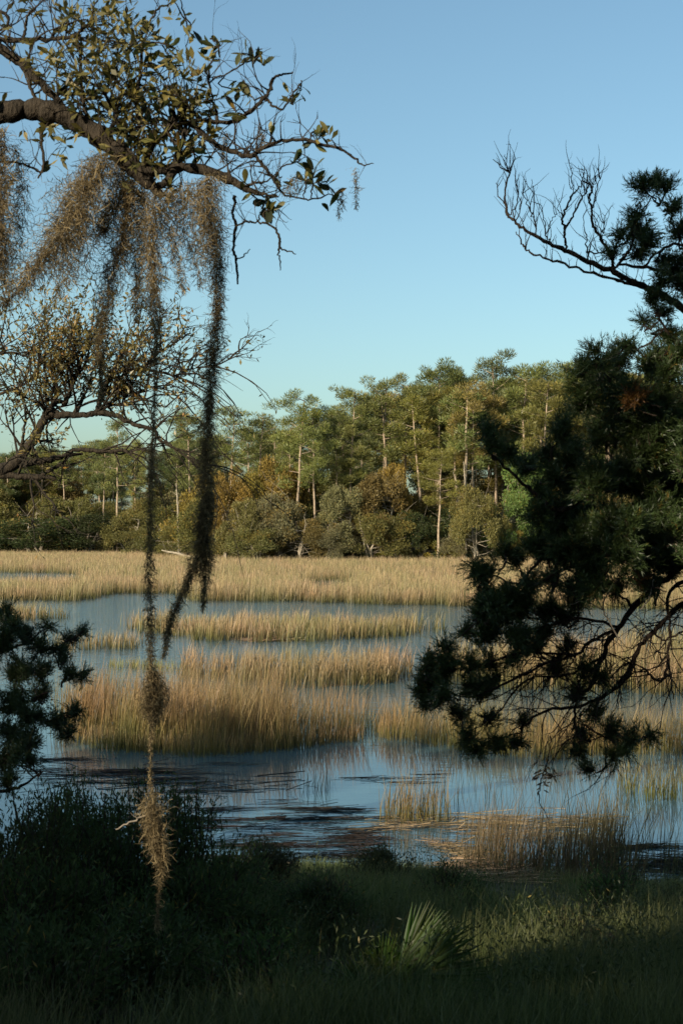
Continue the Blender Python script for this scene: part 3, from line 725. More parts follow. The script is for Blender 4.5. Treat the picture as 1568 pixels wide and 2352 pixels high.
tag(tw.build('twig', M['bark'], oak, base), kind='stuff')
# leaf shapes: leathery, widest past the middle, folded along the midrib
def leaf_mesh(nm, w, curl):
    g = Geo(); yy = np.array([0, .12, .35, .62, .85, 1.0]); ww = np.array([.02, .28, .72, 1.0, .72, .04]) * w
    V = []; 
    for y, x in zip(yy, ww): V += [[-x, y, abs(x) * .28 - curl * y * y], [0, y, -curl * y * y], [x, y, abs(x) * .28 - curl * y * y]]
    F = []
    for k in range(5): F += [[3 * k, 3 * k + 1, 3 * k + 4, 3 * k + 3], [3 * k + 1, 3 * k + 2, 3 * k + 5, 3 * k + 4]]
    g.add(V, F, .5, np.repeat(yy, 3)); return g.mesh(nm, M['oakleaf'], smooth=True)
LEAFM = [leaf_mesh('leaf', .20, .12), leaf_mesh('leaf', .17, .25), leaf_mesh('leaf', .23, .02)]
def frame(d, up=None):
    y = nrm(d); r_ = rng.normal(size=3) * .7 + [0, -.3, .8] if up is None else up
    x = nrm(np.cross(y, r_)); z = np.cross(x, y)
    return np.stack([x, y, z], 1)
uv = np.stack([SK[:, 0] / SK[:, 1] * FD + CX, HY - (SK[:, 2] - CAM_H) / SK[:, 1] * FD], 1)
inner = np.where((uv[:, 0] > 130) & (uv[:, 0] < 470) & (uv[:, 1] < 430))[0]
sprigs = []
sg = Geo()
for k in range(150):
    if k < 60: p0 = SK[random.choice(list(inner)), :3]
    else:
        t_ = tips[random.randrange(len(tips))]; p0 = t_[0]
        if not (110 < p0[0] / p0[1] * FD + CX < 480): continue
    d = nrm(rng.normal(0, .6, 3) + [0, -.1, .55]); pts, de = twig(sg, p0, d, random.uniform(.05, .16), .003, 4, .2, (0, 0, .2), 3)
    for q in range(random.randint(4, 8)):
        o_ = nrm(np.cross(de, rng.normal(size=3))); sprigs.append((pts[random.randint(2, 4)] + rng.normal(0, .006, 3), nrm(de * random.uniform(.3, 1.1) + o_ * random.uniform(.5, 1))))
random.shuffle(leafspots)
LCOL = [(.030, .042, .014), (.055, .07, .02), (.095, .105, .026), (.15, .145, .035), (.21, .18, .05), (.26, .16, .035)]
rest = list(sprigs)
for k, (p, d) in enumerate(leafspots):
    if k < 290:
        o = bpy.data.objects.new('leaf', LEAFM[k % 3]); COL.objects.link(o); o.parent = oak
        s = random.uniform(.055, .088)
        mtx = Matrix(frame(d).tolist()).to_4x4(); mtx.translation = Vector(p - base)
        o.matrix_basis = mtx @ Matrix.Scale(s, 4)
        o.color = (*tone(random.choices(LCOL, [5, 5, 4, 3, 2, 1])[0], .1), 1)
    else: rest.append((p, d))
for (p, d) in tips:
    if random.random() < (.5 if (p[0] / p[1] * FD + CX) > 130 else .2) and (p[0] / p[1] * FD + CX) < 470:
        for q in range(random.randint(1, 3)): rest.append((p + rng.normal(0, .012, 3), nrm(d + rng.normal(0, .7, 3))))
tag(sg.build('twig', M['bark'], oak, base), kind='stuff')
lg = Geo(); Lp = np.array([r_[0] for r_ in rest]); Ld = np.array([r_[1] for r_ in rest]); nl = len(rest)
diamonds(lg, Lp, Ld, rng.uniform(.04, .08, nl), rng.uniform(.014, .026, nl), rng.random(nl), .6)
tag(lg.build('foliage', M['oakleaf'], oak, base, color=(.165, .150, .040)), kind='stuff')
print('oak leaves', len(leafspots), nl)

# ------------------------------------------------------------------ Spanish moss
def moss(label, spine, dens=1.0, L=.11, seed=0, fringe=.12, branches=(), name='spanish_moss', group='moss hanging from the near oak'):
    """spine: (x, y, half width, distance) in photograph units; thousands of fine curled threads along it."""
    g = Geo(); org = None
    for sp in (spine, *branches):
        a = np.array([P(s[0], s[1], s[3]) for s in sp]); w = np.array([s[2] * U(s[3]) * (.82 if s[2] > 18 else 1) for s in sp])
        pp, ww = smoothline(a, w, 8)
        if org is None: org = pp[0]
        seg = np.linalg.norm(np.diff(pp, axis=0), axis=1); cum = np.concatenate([[0], np.cumsum(seg)])
        for j in range(len(seg)):
            n = int(dens * seg[j] * (1300 + 29000 * (ww[j] + ww[j + 1]) / 2))
            if n < 1: continue
            t_ = rng.random(n)[:, None]
            c = pp[j] * (1 - t_) + pp[j + 1] * t_; wd = (ww[j] * (1 - t_) + ww[j + 1] * t_)
            lump = .35 + 1.25 * vnoise(c[:, 0] * 11 + seed, c[:, 2] * 11)[:, None]
            off = rng.normal(size=(n, 3)) * [1, .7, .25] * wd * .52 * lump
            st = c + off
            ax = nrm(pp[min(j + 1, len(pp) - 1)] - pp[j])
            d = nrm(ax * .9 + np.array([0, 0, -.5]) + rng.normal(0, .5, (n, 3)) + nrm(off + 1e-6) * fringe * 2.2 * rng.random((n, 1)))
            K = 7; ln = L * (.4 + 1.0 * rng.random(n)) * np.clip(.22 + wd[:, 0] / .075, .25, 1.1)
            Pk = np.zeros((n, K, 3)); Pk[:, 0] = st
            for k in range(1, K):
                d = nrm(d + rng.normal(0, .62, (n, 3)) + [0, 0, -.16]); Pk[:, k] = Pk[:, k - 1] + d * (ln / (K - 1))[:, None]
            side = rdir(n)
            wk = np.array([.7, 1, 1, .95, .85, .6, .3])[None] * (.0010 + .0010 * rng.random(n))[:, None]
            ribbons(g, Pk, wk, side, np.clip(rng.normal(.5, .22, n), 0, 1))
    return tag(g.build(name, M['moss'], origin=org), label, 'spanish moss', group)
moss('sunlit tan moss swag swept toward the left edge', [(240, 350, 35, 6.6), (200, 420, 52, 6.6), (150, 520, 44, 6.5), (95, 600, 30, 6.45), (45, 660, 20, 6.4), (5, 700, 12, 6.4)], 1.0, .12, 1)
moss('wispy moss fringe drooping below the tan swag', [(190, 470, 40, 6.7), (170, 560, 40, 6.7), (145, 630, 28, 6.7), (135, 680, 10, 6.7)], .42, .13, 2)
moss('dark ragged moss curtain right of the tan swag', [(300, 410, 26, 6.7), (290, 500, 30, 6.7), (270, 590, 28, 6.7), (245, 680, 22, 6.7), (235, 760, 11, 6.7), (232, 830, 7, 6.7), (232, 930, 3, 6.7)], 1.1, .11, 3)
moss('brown moss beard under the bend of the mossy limb', [(270, 370, 42, 6.75), (275, 430, 46, 6.75), (250, 490, 34, 6.75), (230, 540, 18, 6.75)], .8, .11, 4)
moss('very long thin dark moss strand ending in a bright pale tassel', [(360, 435, 24, 6.6), (352, 520, 28, 6.6), (350, 600, 24, 6.6), (357, 700, 13, 6.55), (358, 800, 6, 6.5), (356, 900, 4, 6.5), (352, 1000, 4, 6.5), (348, 1090, 8, 6.5), (346, 1180, 7, 6.5), (345, 1260, 8, 6.5), (343, 1340, 8, 6.5), (346, 1430, 8, 6.5), (347, 1520, 8, 6.5), (354, 1560, 20, 6.5), (352, 1610, 22, 6.5), (351, 1655, 6, 6.45), (347, 1690, 2, 6.45), (346, 1790, 1.5, 6.4), (350, 1822, 9, 6.4), (350, 1860, 32, 6.4), (358, 1920, 32, 6.4), (370, 1965, 22, 6.4), (371, 2000, 10, 6.4), (366, 2040, 3, 6.4), (363, 2085, 3, 6.4), (361, 2110, 8, 6.4), (364, 2135, 5, 6.4)], 1.0, .10, 5,
     branches=[[(352, 1540, 9, 6.5), (357, 1575, 15, 6.5), (355, 1615, 15, 6.5), (352, 1655, 5, 6.5)]] * 3 + [[(349, 1835, 8, 6.4), (352, 1880, 20, 6.4), (362, 1940, 16, 6.4), (370, 1985, 7, 6.4)]] * 2)
moss('thick long moss rope, tan above and black below, forked at its end', [(490, 400, 22, 6.6), (470, 450, 34, 6.6), (485, 520, 30, 6.6), (497, 600, 20, 6.6), (500, 700, 14, 6.6), (492, 790, 15, 6.6), (484, 880, 15, 6.6), (478, 970, 15, 6.55), (474, 1050, 17, 6.55), (477, 1130, 21, 6.5), (470, 1200, 25, 6.5), (462, 1265, 22, 6.5), (438, 1320, 10, 6.5), (410, 1385, 9, 6.5), (390, 1430, 8, 6.5), (380, 1490, 4, 6.5), (376, 1510, 2, 6.5)], 1.45, .10, 6,
     branches=([(478, 1255, 14, 6.5), (472, 1320, 10, 6.5), (468, 1370, 5, 6.5), (466, 1400, 2, 6.5)], [(478, 1130, 14, 6.48), (470, 1190, 18, 6.48), (466, 1250, 14, 6.48)]))
moss('loose tan moss veil between the dark curtain and the rope', [(430, 410, 28, 6.7), (425, 480, 26, 6.7), (440, 560, 22, 6.7), (455, 620, 12, 6.7), (462, 660, 5, 6.7)], .5, .12, 7)
moss('narrow dark moss strand right of the very long one', [(395, 430, 20, 6.65), (395, 500, 18, 6.65), (400, 570, 12, 6.65), (415, 630, 8, 6.65), (420, 670, 4, 6.65)], .8, .11, 8)
moss('narrow dark moss strand left of the very long one', [(325, 430, 20, 6.75), (322, 520, 18, 6.75), (318, 610, 13, 6.75), (316, 680, 9, 6.75), (312, 740, 4, 6.75)], .9, .11, 9)
moss('dark moss drape at the left edge of the picture', [(0, 290, 16, 6.6), (4, 380, 26, 6.6), (2, 470, 30, 6.6), (4, 550, 26, 6.6), (8, 620, 16, 6.6), (14, 660, 6, 6.6)], 1.0, .12, 10)
moss('small frayed moss tuft at the tip of the far right twig', [(690, 400, 14, 6.7), (672, 425, 16, 6.7), (665, 450, 6, 6.7)], .5, .09, 11)
moss('thin moss threads dangling from the outer leafy twig', [(785, 430, 5, 6.7), (782, 470, 6, 6.7), (778, 500, 2, 6.7)], .5, .1, 12)
moss('short moss threads at the very end of the longest right twig', [(815, 385, 5, 6.7), (818, 440, 5, 6.7), (816, 480, 2, 6.7)], .5, .1, 17)
moss('thin moss wisp hanging under the middle twigs', [(600, 290, 8, 6.7), (600, 325, 9, 6.7), (594, 352, 3, 6.7)], .5, .09, 13, )
moss('small moss wisp hanging left of the middle twigs', [(520, 300, 12, 6.7), (516, 330, 14, 6.7), (512, 370, 6, 6.7)], .5, .09, 18)
moss('brownish moss nest lodged in the fork above the limb', [(355, 315, 22, 6.7), (350, 345, 24, 6.7), (345, 372, 14, 6.7)], .8, .07, 14)
moss('thin dusky moss fringe spread under the whole mossy limb', [(150, 400, 60, 6.8), (180, 480, 90, 6.8), (190, 560, 70, 6.8), (180, 640, 40, 6.8)], .16, .13, 21, branches=([(330, 420, 60, 6.85), (340, 520, 70, 6.85), (345, 620, 50, 6.85), (345, 720, 30, 6.85)], [(455, 440, 40, 6.8), (460, 530, 44, 6.8), (470, 610, 30, 6.8)]))
moss('dark feathery moss beside the left edge drape', [(35, 330, 22, 6.7), (50, 420, 30, 6.7), (40, 520, 32, 6.7), (30, 610, 20, 6.7)], .35, .12, 22)
g = Geo(); pp, rr = smoothline([P(350, 1868, 6.4), P(318, 1880, 6.38), P(290, 1893, 6.36), P(266, 1905, 6.35)], [.003, .005, .004, .003], 4, .002); tube(g, pp, rr, 5)
pp, rr = smoothline([P(318, 1880, 6.38), P(308, 1874, 6.37), P(300, 1866, 6.36)], [.003, .002, .001], 3, .001); tube(g, pp, rr, 4)
tag(g.build('twig', M['palebark'], origin=pp[0], smooth=True), 'short pale stick caught in the bright moss tassel', 'stick')

# ------------------------------------------------------------------ second oak, bare limbs and brown leaves, at mid left
YB = 14.0
base = np.array([-5.4, 14.0, float(ground_z(-5.4, 14.0)) - .1])
oak2 = thing('bare_oak', 'crooked half bare oak at left with small golden brown leaves and low limbs', 'tree', base)
g = Geo(); tp, tr = smoothline([base, base + [.1, 0, 1.6], base + [.5, 0, 3.0], P(-160, 1110, YB), P(-40, 1085, YB)], [.3, .24, .2, .14, .07], 5, .02); tube(g, tp, tr, 10); g.build('trunk', M['bark'], oak2, base, True)
skel = []
def b_limb(pts, sides=7, wig=.005):
    g = Geo(); limb(g, pts, YB, sides, wig, skel, 6); g.build('limb', M['bark'], oak2, base, True)
A = [(-60, 1088, 17), (0, 1080, 15), (33, 1065, 14), (59, 1036, 12), (82, 1003, 11), (98, 970, 10), (118, 950, 10), (141, 953, 8), (184, 954, 7), (223, 949, 7), (256, 950, 6), (285, 963, 5.5), (315, 977, 5), (354, 988, 5), (366, 1010, 3.5), (394, 1026, 3), (433, 1052, 2), (470, 1075, 1)]
b_limb(A, 9)
b_limb([(222, 950, 7), (230, 924, 6.5), (236, 898, 6), (252, 872, 5), (279, 852, 4.5), (326, 849, 4), (370, 856, 3), (400, 864, 2.5), (440, 880, 1.5), (475, 905, .8)])
b_limb([(116, 950, 7), (122, 930, 6), (134, 922, 6), (150, 925, 6), (157, 908, 6), (166, 890, 5), (172, 870, 4.5), (182, 855, 3.5), (196, 838, 3), (205, 800, 2), (212, 760, 1.2)])
b_limb([(108, 962, 6), (118, 935, 5), (125, 914, 4), (131, 895, 3), (128, 860, 2), (118, 820, 1.2)])
b_limb([(30, 1068, 9), (66, 1063, 8), (115, 1056, 7), (148, 1047, 5), (190, 1042, 3)])
b_limb([(150, 1047, 5), (174, 1034, 5), (216, 1036, 5), (256, 1037, 4.5), (285, 1034, 4), (305, 1042, 2.5)])
b_limb([(-40, 1090, 9), (0, 1091, 9), (49, 1094, 8), (82, 1096, 7), (115, 1096, 5), (130, 1099, 3)])
b_limb([(96, 1093, 4), (118, 1080, 4), (131, 1072, 3.5), (146, 1060, 2)])
b_limb([(40, 1058, 4), (55, 1000, 3), (60, 950, 2.5), (48, 900, 2), (30, 850, 1.5)])
b_limb([(236, 900, 4), (262, 904, 3.5), (310, 902, 3), (350, 890, 2), (400, 900, 1.2)])
b_limb([(232, 920, 4), (262, 930, 3), (300, 926, 2.5), (340, 920, 2), (380, 936, 1)])
b_limb([(-40, 905, 4), (0, 905, 3.5), (40, 890, 3), (80, 870, 2), (110, 840, 1.5)])
b_limb([(-40, 820, 3), (10, 810, 3), (50, 815, 2.2), (90, 835, 1.4)])
b_limb([(252, 872, 3.5), (270, 830, 3), (300, 795, 2.2), (330, 770, 1.5)])
b_limb([(326, 850, 3), (360, 815, 2.2), (400, 790, 1.5), (440, 765, 1)])
b_limb([(400, 864, 2), (450, 845, 1.5), (500, 838, 1.2), (540, 815, 1), (570, 800, .7)])
SK = np.concatenate(skel); tw = Geo(); tips = []
for k in range(270):
    j = random.randrange(len(SK)); p = SK[j, :3]; u = p[0] / p[1] * FD + CX; v_ = HY - (p[2] - 4) / p[1] * FD
    if SK[j, 3] > .075: continue
    if v_ > 1025 and random.random() < .8: continue
    if u > 470 and random.random() < .6: continue
    d = nrm(rng.normal(0, .5, 3) + [.35 if u > 220 else .0, 0, 1.0 if v_ < 1000 else -.3])
    spray_out(tw, p, d, random.uniform(.3, .65) * (.6 if u > 400 else 1), min(max(SK[j, 3] * .45, .009), .015), 2, tips, .75, (.25, 0, -.15 if u > 260 else .3), (2, 3), .2, .62)
for k in range(60):                                            # twigs arching down in front of the forest
    j = random.randrange(len(SK)); p = SK[j, :3]; v_ = HY - (p[2] - 4) / p[1] * FD; u = p[0] / p[1] * FD + CX
    if v_ < 840 or u < 180: continue
    spray_out(tw, p, [.5, 0, random.uniform(-.3, .25)], random.uniform(.6, 1.1), .011, 1, tips, .5, (.1, 0, -1.2), (1, 2), .15)
tag(tw.build('twig', M['bark'], oak2, base), kind='stuff')
lp = []; ld = []; lv = []
for p, d in tips:
    u = p[0] / p[1] * FD + CX; v_ = HY - (p[2] - 4) / p[1] * FD
    if v_ > 1010 and random.random() < .85: continue
    if u > 500 and v_ < 770: continue
    if u > 430 and random.random() < .5: continue
    for q in range(random.choice([1, 2, 2, 3, 4]) if u < 330 else random.choice([0, 1, 1, 2])): lp.append(p + rng.normal(0, .02, 3)); ld.append(d + rng.normal(0, .8, 3)); lv.append(np.clip(random.gauss(.55, .25), 0, 1))
lg = Geo(); n = len(lp); diamonds(lg, np.array(lp), np.array(ld), rng.uniform(.04, .072, n), rng.uniform(.015, .026, n), np.array(lv), .6)
tag(lg.build('foliage', M['brownleaf'], oak2, base, color=(.20, .165, .05)), kind='stuff')
print('oak2 leaves', n)

# ------------------------------------------------------------------ cedars
def sprig(g, pos, d, L, var0):
    n = len(pos); ln = L * (.6 + .8 * rng.random(n)); vv = np.clip(rng.normal(var0, .16, n), 0, 1); m_ = 7
    for k in range(m_):
        f = (k + .5) / m_
        s = nrm(np.cross(d, rdir(n)))
        tris(g, pos + d * (ln * f)[:, None], nrm(d * .9 + s * .75 * (1 - .5 * f)), ln * (.50 - .2 * f), .0052, np.clip(vv + rng.normal(0, .06, n) + .1 * f, 0, 1))
def fronds(g, c, r_, n, d0=(0, 0, .5), L=.10, var0=.45):
    """Feathery scale-leaf sprigs filling a clump: each a curved shoot feathered with short needles."""
    u = nrm(rng.normal(size=(n, 3)))
    pos = c + u * (r_ * .86 * rng.random(n) ** .5)[:, None]
    d = nrm(u * .75 + np.asarray(d0) + rng.normal(0, .35, (n, 3)))
    ln = L * (.6 + .8 * rng.random(n)); vv = np.clip(rng.normal(var0, .17, n), 0, 1)
    m_ = 8
    for k in range(m_):
        f = (k + .5) / m_
        q = pos + d * (ln * f)[:, None]
        s = nrm(np.cross(d, rdir(n)))
        dd = nrm(d * .9 + s * .75 * (1 - .5 * f))
        tris(g, q, dd, ln * (.50 - .2 * f), .0052, np.clip(vv + rng.normal(0, .06, n) + .1 * f, 0, 1))
    ribbons(g, np.stack([pos, pos + d * ln[:, None]], 1), np.full((n, 2), .0022), nrm(np.cross(d, rdir(n))), vv)
def cedar(root, base, limbs, clumps, Y, mat_l, spread=.55, dens=1.0, dark=(.046, .074, .021), dead=(), L=.062):
    skel = []
    for l in limbs:
        g = Geo(); limb(g, [(q[0], q[1], q[2] * .8) for q in l], Y, 7, .004, skel); g.build('limb', M['cedarbark'], root, base, True)
    SKc = np.concatenate(skel)
    tw = Geo(); fo = Geo()
    for cc in clumps:
        dx, dy, r_ = cc[:3]; yo = Y + random.uniform(-spread, spread) * (.4 if r_ < 30 else 1)
        c = P(dx, dy, yo); rad = r_ * U(yo)
        j = int(np.argmin(np.linalg.norm(SKc[:, :3] - c, axis=1)))
        m_ = (SKc[j, :3] + c) / 2 + rng.normal(0, .03, 3) + [0, 0, -.03]
        pp, rr = smoothline([SKc[j, :3], m_, c], [min(.010, SKc[j, 3] * .6), .006, .003], 5, .006); tube(tw, pp, rr, 4)
        for q in range(4):
            tube(tw, [c - (c - m_) * .3, c + nrm(rng.normal(size=3)) * rad * .4, c + nrm(rng.normal(size=3) + [0, 0, .3]) * rad * .9], [.004, .003, .0015], 3)
        out_ = nrm(c - SKc[j, :3] + 1e-6)
        nb = 7 + int(dens * 2.1 * (rad / .02) ** 1.55)
        for q in range(nb):                                          # feathered branchlets, sprigs set along each
            u = nrm(rng.normal(size=3) + out_ * .45 + [0, 0, .25])
            s0 = c + rng.normal(0, .33, 3) * rad - u * rad * .35
            Lb = rad * random.uniform(.45, .95)
            pts, _ = twig(tw, s0, u, Lb, .0028, 5, .22, (0, 0, .12), 3)
            k_ = 8 + int(Lb / .011); t_ = rng.random(k_) ** .8 * 4.999; i0 = t_.astype(int); f_ = (t_ - i0)[:, None]
            pos = pts[i0] * (1 - f_) + pts[i0 + 1] * f_ + rng.normal(0, .010, (k_, 3))
            ax_ = nrm(pts[i0 + 1] - pts[i0])
            sprig(fo, pos, nrm(ax_ + nrm(np.cross(ax_, rng.normal(size=(k_, 3)))) * rng.uniform(.15, .75, (k_, 1)) + [0, 0, .12]), L, random.uniform(.25, .62))
    tag(tw.build('twig', M['cedarbark'], root, base), kind='stuff')
    fo.build('foliage', mat_l, root, base, color=dark)
    return SKc

base = np.array([2.75, 7.6, float(ground_z(2.75, 7.6)) - .1])
ced = thing('cedar_tree', 'big dark cedar filling the right side, drooping bough and dead upper limb', 'tree', base)
g = Geo(); tp, tr = smoothline([base, base + [-.05, .05, 1.2], base + [.05, 0, 2.6], base + [-.1, .1, 3.9], base + [-.25, 0, 5.2], base + [-.35, 0, 6.6]], [.2, .16, .14, .11, .08, .04], 6, .015); tube(g, tp, tr, 10); g.build('trunk', M['cedarbark'], ced, base, True)
limbs = [
    [(1800, 1180, 18), (1640, 1240, 13), (1568, 1296, 10), (1530, 1328, 9), (1468, 1380, 10), (1416, 1446, 8), (1381, 1510, 7), (1355, 1575, 6), (1320, 1620, 4), (1320, 1690, 2.5)],
    [(1800, 1330, 12), (1640, 1350, 9), (1568, 1385, 8), (1530, 1420, 7), (1495, 1456, 7), (1464, 1490, 6.5), (1446, 1540, 8), (1407, 1584, 6), (1341, 1620, 5), (1254, 1630, 4), (1188, 1682, 2.5), (1130, 1700, 1.5)],
    [(1416, 1446, 5), (1360, 1470, 4.5), (1320, 1502, 4.5), (1232, 1533, 4), (1145, 1577, 3.5), (1060, 1600, 2.5), (980, 1560, 1.5)],
    [(1381, 1510, 4), (1300, 1550, 3.5), (1210, 1560, 3), (1140, 1640, 2.5), (1080, 1680, 1.5)],
    [(1700, 1280, 8), (1600, 1320, 6), (1538, 1360, 5), (1537, 1440, 4), (1534, 1490, 4), (1525, 1553, 5), (1500, 1560, 4), (1480, 1535, 3), (1440, 1520, 1.5)],
    [(1532, 1490, 3), (1538, 1550, 3), (1545, 1606, 1.5)],
    [(1620, 1440, 4), (1568, 1450, 3), (1520, 1470, 3), (1490, 1440, 2)],
    [(1900, 1000, 14), (1700, 1030, 11), (1560, 1050, 9), (1429, 1075, 8), (1363, 1126, 7), (1310, 1165, 6), (1276, 1172, 6), (1235, 1140, 6), (1197, 1108, 5), (1160, 1070, 4.5), (1127, 1040, 3.5), (1120, 1000, 2)],
    [(1430, 1078, 6), (1380, 1092, 5), (1300, 1085, 4), (1250, 1070, 2.5)],
    [(1700, 1180, 9), (1568, 1220, 8), (1450, 1250, 7), (1340, 1290, 6), (1250, 1330, 5), (1180, 1380, 4), (1110, 1420, 3), (1060, 1460, 2)],
    [(1340, 1290, 4), (1260, 1270, 4), (1190, 1340, 3), (1130, 1320, 2.5), (1090, 1310, 1.5)],
    [(1420, 1440, 5), (1330, 1420, 4), (1240, 1440, 3.5), (1150, 1455, 3), (1075, 1455, 2)],
    [(1320, 1502, 3), (1200, 1500, 3), (1090, 1530, 2.5), (1020, 1500, 2)],
    [(1700, 930, 9), (1568, 930, 8), (1480, 900, 7), (1420, 870, 5), (1380, 840, 3)],
    [(1750, 820, 8), (1620, 800, 7), (1560, 790, 5), (1530, 760, 4), (1510, 720, 3), (1500, 690, 2)],
    [(1700, 560, 6), (1620, 570, 5), (1550, 560, 4), (1510, 580, 4), (1478, 612, 3)],
    [(1700, 650, 7), (1620, 640, 6), (1560, 640, 6), (1500, 618, 5), (1420, 608, 4)],
    [(1415, 612, 4), (1440, 580, 3.5), (1455, 545, 3), (1465, 500, 2.5), (1485, 470, 2), (1510, 440, 1.5)],
    [(1568, 540, 3), (1545, 520, 2), (1540, 500, 1.5), (1545, 485, 1)],
    [(1355, 1620, 3), (1330, 1650, 2), (1380, 1690, 2.5), (1440, 1700, 1.5)],
]
clumps = [(1480, 436, 28), (1501, 420, 20), (1528, 431, 17), (1463, 498, 17), (1451, 529, 25), (1423, 541, 15), (1475, 539, 24), (1487, 562, 21), (1461, 584, 19), (1406, 589, 12), (1544, 481, 20), (1556, 539, 25), (1528, 600, 20), (1547, 624, 28), (1561, 660, 28), (1516, 648, 16), (1590, 600, 40),
          (1501, 693, 19), (1520, 720, 19), (1478, 741, 11), (1528, 767, 16), (1542, 786, 24), (1561, 815, 28), (1600, 760, 40),
          (1372, 825, 32), (1341, 856, 32), (1420, 838, 34), (1451, 803, 14), (1436, 796, 9), (1495, 847, 38), (1538, 856, 38), (1340, 915, 46), (1430, 920, 60), (1520, 930, 60), (1390, 1000, 56), (1480, 1015, 64), (1560, 1015, 60),
          (1127, 1000, 25), (1112, 980, 12), (1135, 1030, 24), (1166, 1050, 25), (1214, 1075, 30), (1258, 1055, 33), (1285, 990, 36), (1302, 1110, 34), (1363, 1110, 44), (1429, 1100, 52), (1495, 1094, 55), (1538, 1137, 52), (1320, 1040, 36),
          (1232, 1190, 28), (1276, 1203, 38), (1341, 1190, 48), (1407, 1203, 50), (1473, 1203, 50), (1538, 1216, 50), (1245, 1260, 28), (1298, 1269, 42), (1363, 1269, 48), (1429, 1277, 46), (1470, 1310, 32), (1530, 1290, 36), (1340, 1230, 40),
          (1092, 1304, 17), (1110, 1320, 14), (1160, 1270, 16), (1188, 1290, 24), (1118, 1356, 22), (1162, 1374, 25), (1214, 1339, 22), (1267, 1334, 32), (1320, 1347, 32), (1363, 1356, 30), (1420, 1350, 26),
          (1101, 1413, 20), (1144, 1417, 27), (1197, 1409, 28), (1254, 1413, 30), (1300, 1420, 24), (1070, 1453, 19), (1127, 1457, 26), (1188, 1461, 26), (1245, 1457, 24), (1026, 1487, 14), (983, 1531, 24), (1026, 1540, 25), (1079, 1531, 22), (1127, 1522, 22), (1180, 1510, 20),
          (968, 1588, 20), (1013, 1601, 22), (1070, 1584, 20), (1127, 1570, 17), (990, 1620, 12), (1276, 1540, 24), (1341, 1540, 22), (1320, 1597, 20), (1230, 1490, 18), (1300, 1490, 20), (1380, 1560, 14), (1057, 1645, 23), (1127, 1658, 17), (1074, 1693, 23), (1136, 1702, 22), (1180, 1711, 14), (1100, 1725, 14), (1363, 1640, 22), (1333, 1684, 20), (1398, 1684, 25), (1451, 1697, 22), (1485, 1689, 11), (1407, 1737, 14), (1440, 1720, 12), (1330, 1730, 14), (1355, 1772, 8), (1200, 1660, 9),
          (1640, 1000, 80), (1650, 1150, 80), (1640, 880, 60), (1620, 1280, 50)]
mass = np.array([(1372, 812), (1500, 820), (1640, 800), (1700, 1350), (1480, 1345), (1400, 1400), (1250, 1480), (1180, 1560), (1100, 1600), (1000, 1630), (962, 1570), (1015, 1500), (1080, 1440), (1085, 1390), (1110, 1310), (1195, 1250), (1235, 1160), (1150, 1040), (1185, 1040), (1262, 1050), (1300, 970), (1315, 880)], float)
nf = 0
while nf < 85:
    q = np.array([random.uniform(960, 1700), random.uniform(810, 1630)])
    if inside(mass, q[:1], q[1:])[0]: clumps.append((q[0], q[1], random.uniform(22, 36))); nf += 1
SKc = cedar(ced, base, limbs, clumps, 7.5, M['cedar'])
g = Geo(); tq = []; uq = np.stack([SKc[:, 0] / SKc[:, 1] * FD + CX, HY - (SKc[:, 2] - CAM_H) / SKc[:, 1] * FD], 1)
low = list(np.where((uq[:, 0] > 1190) & (uq[:, 0] < 1640) & (uq[:, 1] > 1340))[0])
for k in range(170):                                          # fine bare twigs under the bough
    p = SKc[random.choice(low)]
    spray_out(g, p[:3], rng.normal(0, .6, 3) + [-.35, 0, -.25], random.uniform(.14, .34), .0045, 1, tq, .7, (-.1, 0, -.3), (2, 4), .22)
tag(g.build('bare_twig', M['cedarbark'], ced, base), kind='stuff')
g = Geo(); skel = []
